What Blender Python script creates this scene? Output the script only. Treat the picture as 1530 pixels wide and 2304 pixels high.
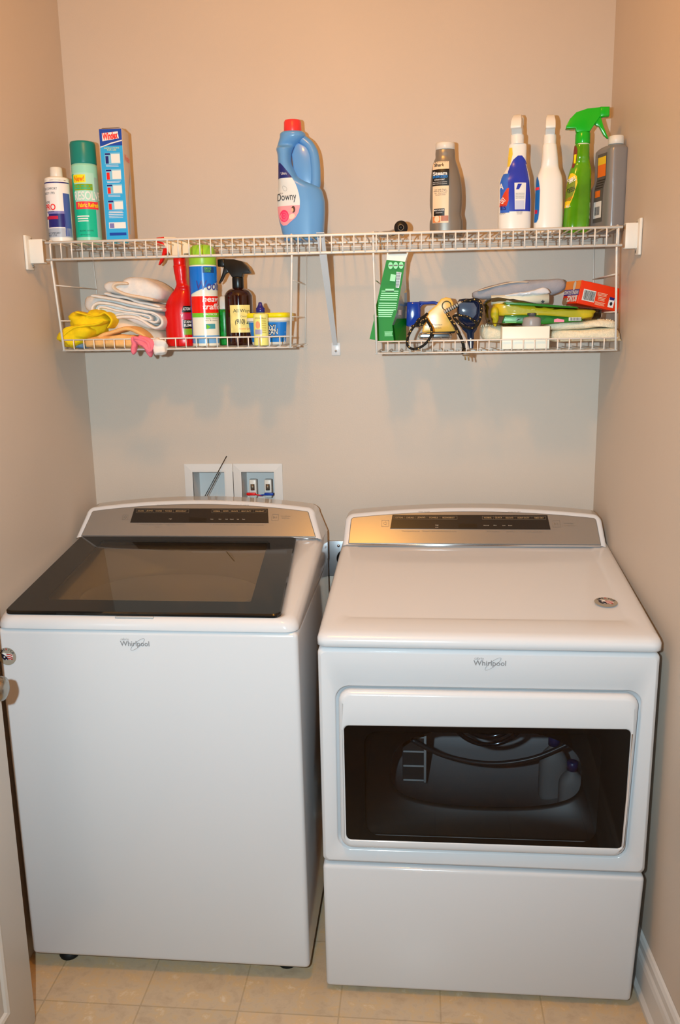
import bpy, bmesh, math, random
from mathutils import Vector, Matrix, noise
random.seed(7)
for o in list(bpy.data.objects): bpy.data.objects.remove(o)
scene = bpy.context.scene
COL = scene.collection
PI = math.pi

# ------------------------------------------------------------------ camera
CAM = Vector((.1615, -2.5411, 1.5757)); YAW, PIT, ROL, FPX = .0945, -.2138, -.0179, 1953.2
_F = Vector((-math.sin(YAW)*math.cos(PIT), math.cos(YAW)*math.cos(PIT), math.sin(PIT)))
_R = Vector((math.cos(YAW), math.sin(YAW), 0)); _U = _R.cross(_F)
R2 = _R*math.cos(ROL)+_U*math.sin(ROL); U2 = -_R*math.sin(ROL)+_U*math.cos(ROL)
cam = bpy.data.cameras.new('camera'); camo = bpy.data.objects.new('camera', cam); COL.objects.link(camo)
camo.matrix_world = Matrix(((R2.x, U2.x, -_F.x, CAM.x), (R2.y, U2.y, -_F.y, CAM.y), (R2.z, U2.z, -_F.z, CAM.z), (0, 0, 0, 1)))
cam.sensor_fit = 'VERTICAL'; cam.sensor_height = 23.6; cam.lens = FPX/2304*23.6
cam.clip_start = .01
scene.camera = camo
# ------------------------------------------------------------------ world, lights, exposure
w = bpy.data.worlds.new('world'); scene.world = w; w.use_nodes = True
w.node_tree.nodes['Background'].inputs[0].default_value = (1, .85, .7, 1)
w.node_tree.nodes['Background'].inputs[1].default_value = .03
def lamp(name, kind, loc, power, col, size, rot=None):
    l = bpy.data.lights.new(name, kind); l.energy = power; l.color = col
    if kind == 'AREA': l.shape = 'DISK'; l.size = size
    else: l.shadow_soft_size = size
    o = bpy.data.objects.new(name, l); COL.objects.link(o); o.location = loc
    if rot: o.rotation_euler = rot
    return o
lamp('ceiling_lamp', 'POINT', (-.12, -1.34, 2.58), 26.5, (1, .43, .06), .06)
fl_ = lamp('camera_flash', 'SPOT', CAM + R2*-.15 + U2*.04 + _F*.03, 152, (.70, .91, 1.0), .015, camo.matrix_world.to_euler())
fl_.data.spot_size = math.radians(108); fl_.data.spot_blend = 1
scene.view_settings.view_transform = 'Standard'; scene.view_settings.look = 'None'
scene.view_settings.gamma = 1; scene.view_settings.use_curve_mapping = False
scene.view_settings.exposure = -0.06

# ------------------------------------------------------------------ helpers
def ray(px, py): return _F + R2*((px-765)/FPX) - U2*((py-1152)/FPX)
def at(px, py, Y): r = ray(px, py); return CAM + r*((Y-CAM.y)/r.y)
def atz(px, py, Z): r = ray(px, py); return CAM + r*((Z-CAM.z)/r.z)
def sc(x, y, z): return (Vector((x, y, z))-CAM).dot(_F)/FPX      # metres per photo pixel there

def lin(c):
    if isinstance(c, str): c = [int(c[i:i+2], 16)/255 for i in (0, 2, 4)]
    return tuple((v/12.92 if v <= .04045 else ((v+.055)/1.055)**2.4) for v in c)
_m = {}
BOOST = [1.0]
def mat(name, c, rough=.45, metal=0, var=0, scale=40, bump=0, trans=0, ior=1.45, coat=0, alpha=1, sss=0, bscale=None):
    if name in _m: return _m[name]
    m = bpy.data.materials.new(name); m.use_nodes = True; nt = m.node_tree; b = nt.nodes['Principled BSDF']
    l = tuple(min(.9, v*BOOST[0]) for v in lin(c)) + (1,)
    b.inputs['Base Color'].default_value = l; b.inputs['Roughness'].default_value = rough
    b.inputs['Metallic'].default_value = metal; b.inputs['IOR'].default_value = ior
    b.inputs['Transmission Weight'].default_value = trans; b.inputs['Coat Weight'].default_value = coat
    b.inputs['Alpha'].default_value = alpha
    if sss:
        b.inputs['Subsurface Weight'].default_value = sss; b.inputs['Subsurface Radius'].default_value = (.01, .01, .01)
        b.inputs['Subsurface Scale'].default_value = 1
    tc = nt.nodes.new('ShaderNodeTexCoord')
    if var:
        n = nt.nodes.new('ShaderNodeTexNoise'); n.inputs['Scale'].default_value = scale; n.inputs['Detail'].default_value = 4
        r = nt.nodes.new('ShaderNodeValToRGB')
        r.color_ramp.elements[0].position = .3; r.color_ramp.elements[1].position = .7
        r.color_ramp.elements[0].color = tuple(v*(1-var) for v in l[:3]) + (1,)
        r.color_ramp.elements[1].color = tuple(min(1, v*(1+var)) for v in l[:3]) + (1,)
        nt.links.new(tc.outputs['Object'], n.inputs['Vector']); nt.links.new(n.outputs['Fac'], r.inputs['Fac'])
        nt.links.new(r.outputs['Color'], b.inputs['Base Color'])
    if bump:
        n2 = nt.nodes.new('ShaderNodeTexNoise'); n2.inputs['Scale'].default_value = bscale or scale; n2.inputs['Detail'].default_value = 3
        bp = nt.nodes.new('ShaderNodeBump'); bp.inputs['Strength'].default_value = bump; bp.inputs['Distance'].default_value = .002
        nt.links.new(tc.outputs['Object'], n2.inputs['Vector']); nt.links.new(n2.outputs['Fac'], bp.inputs['Height'])
        nt.links.new(bp.outputs['Normal'], b.inputs['Normal'])
    _m[name] = m; return m
def thin_glass(name, tint, refl=.9, rough=.0):
    """tinted pane: transparent through, glossy by Fresnel"""
    m = bpy.data.materials.new(name); m.use_nodes = True; nt = m.node_tree; nt.nodes.clear()
    out = nt.nodes.new('ShaderNodeOutputMaterial'); mx = nt.nodes.new('ShaderNodeMixShader')
    tr = nt.nodes.new('ShaderNodeBsdfTransparent'); gl = nt.nodes.new('ShaderNodeBsdfGlossy'); fr = nt.nodes.new('ShaderNodeFresnel')
    tr.inputs[0].default_value = lin(tint)+(1,); gl.inputs[0].default_value = (refl, refl, refl, 1); gl.inputs['Roughness'].default_value = rough
    fr.inputs[0].default_value = 1.5
    nt.links.new(fr.outputs[0], mx.inputs[0]); nt.links.new(tr.outputs[0], mx.inputs[1]); nt.links.new(gl.outputs[0], mx.inputs[2])
    nt.links.new(mx.outputs[0], out.inputs[0]); _m[name] = m; return m

_tc = {}
def text_geo(s, size=1, bold=0, shear=0):
    k = (s, bold, shear)
    if k not in _tc:
        c = bpy.data.curves.new('t', 'FONT'); c.body = s; c.size = 1; c.align_x = 'CENTER'; c.align_y = 'CENTER'
        c.offset = bold; c.shear = shear; c.resolution_u = 5 if len(s) < 9 else 2
        o = bpy.data.objects.new('t', c); COL.objects.link(o); bpy.context.view_layer.update()
        me = o.evaluated_get(bpy.context.evaluated_depsgraph_get()).to_mesh()
        bm = bmesh.new(); bm.from_mesh(me); bmesh.ops.triangulate(bm, faces=bm.faces[:])
        if len(s) < 16:
            for L_ in (.6, .3, .16):
                ee = [e_ for e_ in bm.edges if e_.calc_length() > L_]
                if ee: bmesh.ops.subdivide_edges(bm, edges=ee, cuts=1); bmesh.ops.triangulate(bm, faces=[f_ for f_ in bm.faces if len(f_.verts) > 3])
        bm.verts.ensure_lookup_table()
        v = [tuple(x.co[:2]) for x in bm.verts]; f = [tuple(x.index for x in p.verts) for p in bm.faces]; bm.free()
        o.evaluated_get(bpy.context.evaluated_depsgraph_get()).to_mesh_clear()
        bpy.data.objects.remove(o); bpy.data.curves.remove(c)
        if v:
            x0 = min(a for a, b in v); x1 = max(a for a, b in v); y0 = min(b for a, b in v); y1 = max(b for a, b in v)
        else: x0 = x1 = y0 = y1 = 0
        _tc[k] = ([(a-(x0+x1)/2, b-(y0+y1)/2) for a, b in v], f, x1-x0, y1-y0)
    return _tc[k]

class Plane:
    def __init__(s, o, u, v): s.o = Vector(o); s.u = Vector(u).normalized(); s.v = Vector(v).normalized(); s.n = s.u.cross(s.v)
    def at(s, x, z, off=0): return s.o+s.u*x+s.v*z+s.n*off
def lerp(a, b, t): return a+(b-a)*t
def smooth_sections(S, k=5):
    """Catmull-Rom through section tuples"""
    out = []
    for i in range(len(S)-1):
        p0 = S[max(i-1, 0)]; p1 = S[i]; p2 = S[i+1]; p3 = S[min(i+2, len(S)-1)]
        for j in range(k):
            t = j/k; row = []
            for a, b, c, d in zip(p0, p1, p2, p3):
                v = .5*((2*b)+(-a+c)*t+(2*a-5*b+4*c-d)*t*t+(-a+3*b-3*c+d)*t**3)
                row.append(min(max(v, min(b, c)), max(b, c)))
            out.append(tuple(row))
    out.append(S[-1]); return out
class Body:
    """bottle wall: sections (z, rx, ry, cx, cy, n) bottom to top; front is -y"""
    def __init__(s, S, k=5, flat=False):
        S = [tuple(list(a)+[0, 0, 2][len(a)-3:]) if len(a) < 6 else tuple(a) for a in S]
        s.S = smooth_sections(S, k) if k > 1 else S; s.flat = flat; s.az = 0
    def row(s, z):
        S = s.S
        if z <= S[0][0]: return S[0]
        for i in range(len(S)-1):
            if S[i][0] <= z <= S[i+1][0]:
                d = S[i+1][0]-S[i][0]; t = (z-S[i][0])/d if d > 1e-9 else 0
                return tuple(lerp(a, b, t) for a, b in zip(S[i], S[i+1]))
        return S[-1]
    def pt(s, th, r, off=0):
        z, rx, ry, cx, cy, n = r
        sn, cs = math.sin(th), math.cos(th); e = 2/n
        return Vector((cx+(rx+off)*math.copysign(abs(sn)**e, sn), cy-(ry+off)*math.copysign(abs(cs)**e, cs), z))
    def at(s, x, z, off=0):
        r = s.row(z)
        if s.flat:
            q = max(-.999, min(.999, (x-r[3]*0)/max(r[1], 1e-5))); th = math.asin(math.copysign(abs(q)**(r[5]/2), q))
        else: th = s.az + x/max(.5*(r[1]+r[2]), 1e-4)
        return s.pt(th, r, off)

def catmull(P, k=6, closed=False):
    out = []; n = len(P); P = [Vector(p) for p in P]
    rng = range(n) if closed else range(n-1)
    for i in rng:
        if closed: p0, p1, p2, p3 = P[(i-1) % n], P[i], P[(i+1) % n], P[(i+2) % n]
        else: p0, p1, p2, p3 = P[max(i-1, 0)], P[i], P[i+1], P[min(i+2, n-1)]
        for j in range(k):
            t = j/k; out.append(.5*((2*p1)+(p2-p0)*t+(2*p0-5*p1+4*p2-p3)*t*t+(3*p1-p0-3*p2+p3)*t**3))
    if not closed: out.append(P[-1])
    return out

class MB:
    def __init__(s): s.v = []; s.f = []; s.mi = []; s.sm = []; s.mats = []; s.T = None
    def _mi(s, m):
        if m not in s.mats: s.mats.append(m)
        return s.mats.index(m)
    def add(s, V, F, m, smooth=True):
        b = len(s.v); i = s._mi(m)
        for p in V:
            p = Vector(p); s.v.append(s.T @ p if s.T else p)
        for f in F: s.f.append(tuple(b+q for q in f)); s.mi.append(i); s.sm.append(smooth)
        return s
    def bm(s, bm, m, smooth=True):
        bm.verts.index_update(); bm.verts.ensure_lookup_table()
        s.add([v.co.copy() for v in bm.verts], [tuple(v.index for v in f.verts) for f in bm.faces], m, smooth); bm.free(); return s
    def box(s, x0, x1, y0, y1, z0, z1, m, bev=0, seg=3, taper=0, M=None):
        bm = bmesh.new(); bmesh.ops.create_cube(bm, size=1)
        for v in bm.verts:
            k = 1-taper if v.co.z < 0 else 1
            v.co = Vector(((x0+x1)/2+v.co.x*(x1-x0)*k, (y0+y1)/2+v.co.y*(y1-y0)*k, (z0+z1)/2+v.co.z*(z1-z0)))
        if bev: bmesh.ops.bevel(bm, geom=bm.edges[:], offset=bev, segments=seg, profile=.5, affect='EDGES')
        if M: bmesh.ops.transform(bm, matrix=M, verts=bm.verts[:])
        return s.bm(bm, m, bool(bev))
    def hexa(s, P, m, bev=0, seg=3):
        """8 corners: bottom 4 ccw then top 4"""
        bm = bmesh.new(); V = [bm.verts.new(Vector(p)) for p in P]
        for f in ((3, 2, 1, 0), (4, 5, 6, 7), (0, 1, 5, 4), (1, 2, 6, 5), (2, 3, 7, 6), (3, 0, 4, 7)): bm.faces.new([V[i] for i in f])
        bmesh.ops.recalc_face_normals(bm, faces=bm.faces[:])
        if bev: bmesh.ops.bevel(bm, geom=bm.edges[:], offset=bev, segments=seg, profile=.5, affect='EDGES')
        return s.bm(bm, m, bool(bev))
    def loft(s, rings, m, closed=True, cap0=True, cap1=True, smooth=True):
        n = len(rings[0]); V = [p for r in rings for p in r]; F = []
        for i in range(len(rings)-1):
            for j in range(n if closed else n-1):
                a = i*n+j; b = i*n+(j+1) % n; F.append((a, b, b+n, a+n))
        if cap0: F.append(tuple(range(n-1, -1, -1)))
        if cap1: F.append(tuple((len(rings)-1)*n+j for j in range(n)))
        return s.add(V, F, m, smooth)
    def tube(s, P, r, m, n=8, closed=False, k=0, caps=True):
        P = [Vector(p) for p in P]
        if k: P = catmull(P, k, closed)
        N = len(P); R = r if isinstance(r, (list, tuple)) else [r]*N
        if len(R) != N: R = [R[min(len(R)-1, int(i*len(R)/N))] for i in range(N)]
        T = []
        for i in range(N):
            a = P[(i-1) % N] if (closed or i) else P[0]; b = P[(i+1) % N] if (closed or i < N-1) else P[-1]
            T.append((b-a).normalized() if (b-a).length > 1e-9 else Vector((0, 0, 1)))
        up = Vector((0, 0, 1)) if abs(T[0].z) < .9 else Vector((1, 0, 0)); u = T[0].cross(up).normalized(); rings = []
        for i in range(N):
            u = (u-T[i]*u.dot(T[i])); u = u.normalized() if u.length > 1e-6 else T[i].orthogonal().normalized(); v = T[i].cross(u)
            rings.append([P[i]+(u*math.cos(2*PI*j/n)+v*math.sin(2*PI*j/n))*R[i] for j in range(n)])
        if closed: rings.append(rings[0])
        return s.loft(rings, m, True, caps and not closed, caps and not closed)
    def lathe(s, prof, m, n=32, o=(0, 0, 0), ax='z', cap0=True, cap1=True, rib=0):
        rings = []
        for r, z in prof:
            ring = []
            for j in range(n):
                a = 2*PI*j/n; rr = r*(1+(rib if j % 2 else 0)); c, d = rr*math.cos(a), rr*math.sin(a)
                p = {'z': (c, d, z), 'y': (c, z, d), 'x': (z, c, d)}[ax]
                ring.append(Vector(p)+Vector(o))
            rings.append(ring)
        return s.loft(rings, m, True, cap0, cap1)
    def body(s, B, m, n=40, cap0=True, cap1=True, dome=0):
        rings = [[B.pt(2*PI*j/n, r) for j in range(n)] for r in B.S]
        return s.loft(rings, m, True, cap0, cap1)
    def patch(s, sf, xl, xr, z0, z1, m, off=.0004, nu=12, nv=12):
        V = []; F = []
        for i in range(nv+1):
            z = lerp(z0, z1, i/nv); a = xl(i/nv) if callable(xl) else xl; b = xr(i/nv) if callable(xr) else xr
            for j in range(nu+1): V.append(sf.at(lerp(a, b, j/nu), z, off))
        for i in range(nv):
            for j in range(nu): a = i*(nu+1)+j; F.append((a, a+1, a+nu+2, a+nu+1))
        return s.add(V, F, m)
    def disc(s, sf, x, z, rx, rz, m, off=.0006, n=24, a0=0, rot=0):
        V = [sf.at(x, z, off)]; cr, sr = math.cos(rot), math.sin(rot)
        for j in range(n):
            a = 2*PI*j/n; dx, dz = rx*math.cos(a), rz*math.sin(a); V.append(sf.at(x+dx*cr-dz*sr, z+dx*sr+dz*cr, off))
        return s.add(V, [(0, j+1, (j+1) % n+1) for j in range(n)], m)
    def poly(s, sf, pts, m, off=.0006):
        return s.add([sf.at(x, z, off) for x, z in pts], [tuple(range(len(pts)))], m, False)
    def text(s, sf, t, x, z, h, m, width=None, off=.0009, bold=0, shear=0, rot=0, hs=1):
        g, f, W, H = text_geo(t, 1, bold, shear)
        if not f: return s
        kz = h/(.73); kx = kz*hs
        if width: kx = width/W
        cr, sr = math.cos(rot), math.sin(rot)
        return s.add([sf.at(x+(a*kx*cr-b*kz*sr), z+(a*kx*sr+b*kz*cr), off) for a, b in g], f, m, False)
    def prism(s, pts, fn, t, m, bev=0, seg=3, t0=None):
        """outline (a,b) -> fn(a,b,d); d from -t/2 to t/2"""
        bm = bmesh.new(); lo = -t/2 if t0 is None else t0; hi = t/2 if t0 is None else t0+t
        A = [bm.verts.new(Vector((a, b, lo))) for a, b in pts]; B = [bm.verts.new(Vector((a, b, hi))) for a, b in pts]; n = len(pts)
        bm.faces.new(A[::-1]); bm.faces.new(B)
        for i in range(n): bm.faces.new((A[i], A[(i+1) % n], B[(i+1) % n], B[i]))
        bmesh.ops.recalc_face_normals(bm, faces=bm.faces[:])
        if bev:
            E = [e for e in bm.edges if abs(e.verts[0].co.z-e.verts[1].co.z) < 1e-7]
            bmesh.ops.bevel(bm, geom=E, offset=bev, segments=seg, profile=.5, affect='EDGES', clamp_overlap=True)
        bmesh.ops.triangulate(bm, faces=[f for f in bm.faces if len(f.verts) > 4])
        for v in bm.verts: v.co = Vector(fn(v.co.x, v.co.y, v.co.z))
        bmesh.ops.recalc_face_normals(bm, faces=bm.faces[:])
        return s.bm(bm, m, True)
    def puff(s, out, Y, th, m, amp=.004, freq=22, seed=0, rings=9, flat=.5, n=56, ridge=True, fn=None):
        """soft cloth lump: outline (x,z), star shaped about its middle, thickness th along y"""
        O = catmull([(x, 0, z) for x, z in out], max(2, n//len(out)), True); n = len(O)
        c = sum(O, Vector())/n; sd = Vector((seed*7.3, seed*3.1, seed*1.7)); R = []
        for side in (-1, 1):
            for i in (range(rings+1) if side < 0 else range(rings-1, -1, -1)):
                a = i/rings*PI/2; k = math.sin(a); d = math.cos(a)**flat*th/2*side
                R.append([Vector((lerp(c.x, p.x, max(k, .02)), Y+d, lerp(c.z, p.z, max(k, .02)))) for p in O])
        def dis(p):
            q = p*freq+sd; v = noise.noise(q); v2 = noise.noise(q*2.3)
            if ridge: v = 1-2*abs(v)*1.6
            return v*amp+v2*amp*.4
        R2_ = []
        for r in R:
            row = []
            for p in r:
                dr = p-Vector((c.x, Y, c.z)); L = dr.length; dr = dr/L if L > 1e-6 else Vector((0, -1, 0))
                row.append(p+dr*dis(p)*min(1, L/.01))
            R2_.append(row)
        if fn: R2_ = [[fn(p) for p in r] for r in R2_]
        return s.loft(R2_, m)
    def ribbon(s, path, th, Y0, Y1, m, amp=.0015, seed=0, k=5, ny=8):
        """folded cloth layer: path (x,z) swept along y, rounded cross-section"""
        P = catmull([(x, 0, z) for x, z in path], k); N = len(P); rings = []; sd = Vector((seed*5.1, seed, 0))
        for i, p in enumerate(P):
            a = P[max(i-1, 0)]; b = P[min(i+1, N-1)]; t = (b-a).normalized(); nn = Vector((-t.z, 0, t.x))
            e = min(1, math.sqrt(min(i+.3, N-1-i+.3)/1.5)); h = th/2*e; ring = []
            cnt = ny*2+8
            for j in range(cnt):
                g = 2*PI*j/cnt; cy = math.cos(g); cz = math.sin(g)
                y = (Y0+Y1)/2+(Y1-Y0)/2*math.copysign(abs(cy)**.35, cy); q = math.copysign(abs(cz)**.6, cz)*h
                v = p+nn*q; v.y = y; q2 = v*30+sd
                d = noise.noise(q2)*amp+noise.noise(q2*3)*amp*.4
                v += nn*d; v.y += noise.noise(q2*1.3+Vector((9, 2, 4)))*amp*1.5
                ring.append(v)
            rings.append(ring)
        return s.loft(rings, m)
    def build(s, name, parent=None, label=None):
        me = bpy.data.meshes.new(name); off = parent_off.get(parent.name) if parent else None
        me.from_pydata([tuple(v) for v in s.v], [], s.f)
        for m in s.mats: me.materials.append(m)
        me.polygons.foreach_set('material_index', s.mi); me.polygons.foreach_set('use_smooth', s.sm)
        me.update()
        o = bpy.data.objects.new(name, me); COL.objects.link(o)
        if parent:
            o.parent = parent
        if label: o['label'] = label
        return o
parent_off = {}
def thing(name, label, cat, loc=(0, 0, 0), rot=0, group=None):
    o = bpy.data.objects.new(name, None); COL.objects.link(o); o.location = loc; o.rotation_euler = (0, 0, rot)
    o.empty_display_size = .02; o['label'] = label; o['category'] = cat
    if group: o['group'] = group
    return o
def wthing(name, label, cat, base, group=None):
    """thing whose parts are given in world coordinates"""
    o = thing(name, label, cat, base, 0, group); OFF[o.name] = Vector(base); return o
OFF = {}
_b = MB.build
def _build(s, name, parent=None, label=None):
    p = parent; off = Vector()
    while p is not None and p.name not in OFF: p = p.parent
    if p is not None: off = OFF[p.name]
    if off.length: s.v = [v-off for v in s.v]
    return _b(s, name, parent, label)
MB.build = _build
def tag(o, label, cat, group=None, kind=None):
    o['label'] = label; o['category'] = cat
    if group: o['group'] = group
    if kind: o['kind'] = kind
    return o
def struct(o): o['kind'] = 'structure'; return o

# ------------------------------------------------------------------ materials
M_wall = mat('wall_paint', (.81, .755, .70), .5, var=.015, scale=3, bump=.12, bscale=260)
M_white = mat('white_enamel', (.855, .855, .865), .16, coat=.3)
M_trim = mat('trim_paint', (.86, .85, .84), .35)
M_wire = mat('wire_vinyl', (.92, .90, .87), .3)
M_plasticw = mat('white_plastic', (.90, .89, .86), .35)
M_black = mat('black_plastic', (.07, .07, .07), .3)
M_rubber = mat('black_rubber', (.05, .05, .05), .6)
M_chrome = mat('chrome', (.85, .85, .86), .12, metal=1)
M_steel = mat('brushed_steel', (.72, .71, .70), .3, metal=1)
M_panel = mat('control_steel', (.60, .60, .60), .27, metal=.6)
M_disp = mat('display_black', (.13, .125, .125), .25)
M_txt = mat('pale_print', (.85, .80, .72), .5)
M_txtd = mat('dark_print', (.12, .12, .14), .5)
M_txtg = mat('grey_print', (.48, .43, .37), .5)
M_tub = mat('tub_grey', (.42, .41, .40), .45)
M_tubd = mat('tub_dark', (.22, .22, .22), .4)
M_glassd = thin_glass('smoked_glass', (.79, .80, .81), 1.0)
M_badge = mat('badge_grey', (.60, .60, .61), .3, metal=.3)
def C(name, c, r=.35, **k): return mat(name, c, r, **k)

# ================================================================== ROOM
XL, XRb, XRs = -.832, .665, .045
YF = -3.1; ZC = 2.74
def xr(y): return XRb - y*XRs
b = MB(); b.add([(-1.0, YF-.1, 0), (xr(YF)+.1, YF-.1, 0), (xr(YF)+.1, .1, 0), (-1.0, .1, 0), (-1.0, YF-.1, -.05), (xr(YF)+.1, YF-.1, -.05), (xr(YF)+.1, .1, -.05), (-1.0, .1, -.05)],
      [(0, 1, 2, 3), (7, 6, 5, 4), (0, 4, 5, 1), (1, 5, 6, 2), (2, 6, 7, 3), (3, 7, 4, 0)], None or mat('floor_vinyl', (.72, .6, .45), .32), False)
fl = struct(b.build('floor'))
nt = _m['floor_vinyl'].node_tree; bs = nt.nodes['Principled BSDF']
tc = nt.nodes.new('ShaderNodeTexCoord'); mp = nt.nodes.new('ShaderNodeMapping'); mp.inputs['Location'].default_value = (.735+.2365*4, .827+.2475*12, 0)
br = nt.nodes.new('ShaderNodeTexBrick'); br.offset = 0; br.inputs['Brick Width'].default_value = .2365; br.inputs['Row Height'].default_value = .2475
br.inputs['Scale'].default_value = 1; br.inputs['Mortar Size'].default_value = .0022; br.inputs['Mortar Smooth'].default_value = .3; br.inputs['Bias'].default_value = 0
br.inputs['Color1'].default_value = (.92, .92, .92, 1); br.inputs['Color2'].default_value = (1.05, 1.0, .95, 1); br.inputs['Mortar'].default_value = (.78, .74, .68, 1)
n1 = nt.nodes.new('ShaderNodeTexNoise'); n1.inputs['Scale'].default_value = 22; n1.inputs['Detail'].default_value = 8; n1.inputs['Roughness'].default_value = .65; n1.inputs['Distortion'].default_value = .25
rp = nt.nodes.new('ShaderNodeValToRGB'); e = rp.color_ramp.elements
e[0].position = .3; e[0].color = lin((.74, .65, .54))+(1,); e[1].position = .72; e[1].color = lin((.88, .82, .73))+(1,)
q = e.new(.48); q.color = lin((.80, .72, .61))+(1,); q = e.new(.58); q.color = lin((.82, .71, .55))+(1,)
mu = nt.nodes.new('ShaderNodeMix'); mu.data_type = 'RGBA'; mu.blend_type = 'MULTIPLY'; mu.inputs[0].default_value = 1
nt.links.new(tc.outputs['Object'], mp.inputs[0]); nt.links.new(mp.outputs[0], br.inputs['Vector']); nt.links.new(tc.outputs['Object'], n1.inputs['Vector'])
nt.links.new(n1.outputs['Fac'], rp.inputs[0]); nt.links.new(rp.outputs[0], mu.inputs[6]); nt.links.new(br.outputs['Color'], mu.inputs[7]); nt.links.new(mu.outputs[2], bs.inputs['Base Color'])
# walls as slabs
b = MB(); b.box(-1.0, .85, 0, .1, 0, ZC, M_wall)
# back wall with a hole for the outlet boxes is built from panels round them
OX0, OX1, OZ0, OZ1 = -.525, -.276, .97, 1.145
b = MB()
for x0, x1, z0, z1 in ((-1.0, OX0, 0, ZC), (OX1, .85, 0, ZC), (OX0, OX1, 0, OZ0), (OX0, OX1, OZ1, ZC)): b.box(x0, x1, 0, .1, z0, z1, M_wall)
struct(b.build('wall_back'))
b = MB(); b.box(-1.0, XL, YF-.1, 0, 0, ZC, M_wall); struct(b.build('wall_left'))
b = MB(); b.hexa([(xr(YF), YF, 0), (xr(YF)+.15, YF, 0), (xr(0)+.15, 0, 0), (xr(0), 0, 0), (xr(YF), YF, ZC), (xr(YF)+.15, YF, ZC), (xr(0)+.15, 0, ZC), (xr(0), 0, ZC)], M_wall); struct(b.build('wall_right'))
b = MB(); b.box(-1.0, xr(YF)+.15, YF-.1, .1, ZC, ZC+.08, mat('ceiling_paint', (.86, .85, .83), .6)); struct(b.build('ceiling'))
# right baseboard: profile swept along the wall
prof = [(0, .0), (.021, .0), (.021, .012), (.014, .024), (.014, .085), (.012, .098), (.009, .106), (.009, .125), (.005, .134), (0, .138)]
b = MB(); rings = []
for y in (YF, -.003): rings.append([Vector((xr(y)-dx-.0005, y, dz+.0005)) for dx, dz in prof])
b.loft(rings, M_trim, smooth=False); struct(b.build('baseboard_right'))
b = MB(); b.loft([[Vector((x, -dx-.0005, dz+.0005)) for dx, dz in prof] for x in (XL+.001, xr(0)-.02)], M_trim, smooth=False); struct(b.build('baseboard_back'))

# open door on the left, free edge towards the washer
DX = -.722; DY = -.90
d = bpy.data.objects.new('door_1', None); COL.objects.link(d); d.location = (DX, DY, 0); struct(d); OFF['door_1'] = Vector((DX, DY, 0))
b = MB()
M_door = mat('door_paint', (.83, .81, .78), .4)
b.box(DX-.035, DX, DY-.80, DY, .012, 2.03, M_door, .002, 2); 
leaf = b.build('door_leaf', d)
b = MB()   # raised panel mouldings
for z0, z1 in ((.13, .80), (1.02, 1.88)):
    rr_ = []
    for i_, x_ in ((0, -.001), (.002, .005), (.008, .007), (.015, .005), (.020, -.001)):
        rr_.append([Vector((DX+x_, DY-.69+i_, z0+i_)), Vector((DX+x_, DY-.11-i_, z0+i_)), Vector((DX+x_, DY-.11-i_, z1-i_)), Vector((DX+x_, DY-.69+i_, z1-i_))])
    b.loft(rr_, M_door, True, False, False, False)
b.build('panel_moulding', d)
kp = Vector((DX, DY-.085, .872)); b = MB()
b.lathe([(.028, 0), (.028, .004), (.023, .008), (.010, .011), (.010, .022), (.016, .028), (.0235, .036), (.0255, .045), (.0235, .053), (.013, .059), (.001, .060)], mat('satin_nickel', (.66, .64, .6), .22, metal=1), 28, kp, 'x')
b.build('door_handle', d)

# ================================================================== ring tools for the appliances
def rrect(n=72, r=.06, ax=1, ay=1):
    """unit rounded square, n points, r in relative units (rx,ry)"""
    rx, ry = (r if isinstance(r, tuple) else (r, r)); P = []; q = n//4
    for cx, cy, a0 in ((1-rx, ry, -90), (1-rx, 1-ry, 0), (rx, 1-ry, 90), (rx, ry, 180)):
        for j in range(q):
            a = math.radians(a0+90*j/(q-1)); P.append((cx+rx*math.cos(a), cy+ry*math.sin(a)))
    return P
def quad(Q, n=72, r=.06, off=(0, 0, 0)):
    """rounded quad from corners bl, br, tr, tl"""
    Q = [Vector(p) for p in Q]; W = (Q[1]-Q[0]).length; H = (Q[3]-Q[0]).length; o = Vector(off)
    return [(Q[0]*(1-s)*(1-t)+Q[1]*s*(1-t)+Q[2]*s*t+Q[3]*(1-s)*t)+o for s, t in rrect(n, (min(.5, r/W), min(.5, r/H)))]
def inset(Q, l, rr, b_, t):
    Q = [Vector(p) for p in Q]; u = (Q[1]-Q[0]).normalized(); v = (Q[3]-Q[0]).normalized(); v2 = (Q[2]-Q[1]).normalized(); u2 = (Q[2]-Q[3]).normalized()
    return [Q[0]+u*l+v*b_, Q[1]-u*rr+v2*b_, Q[2]-u2*rr-v2*t, Q[3]+u2*l-v*t]

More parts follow.
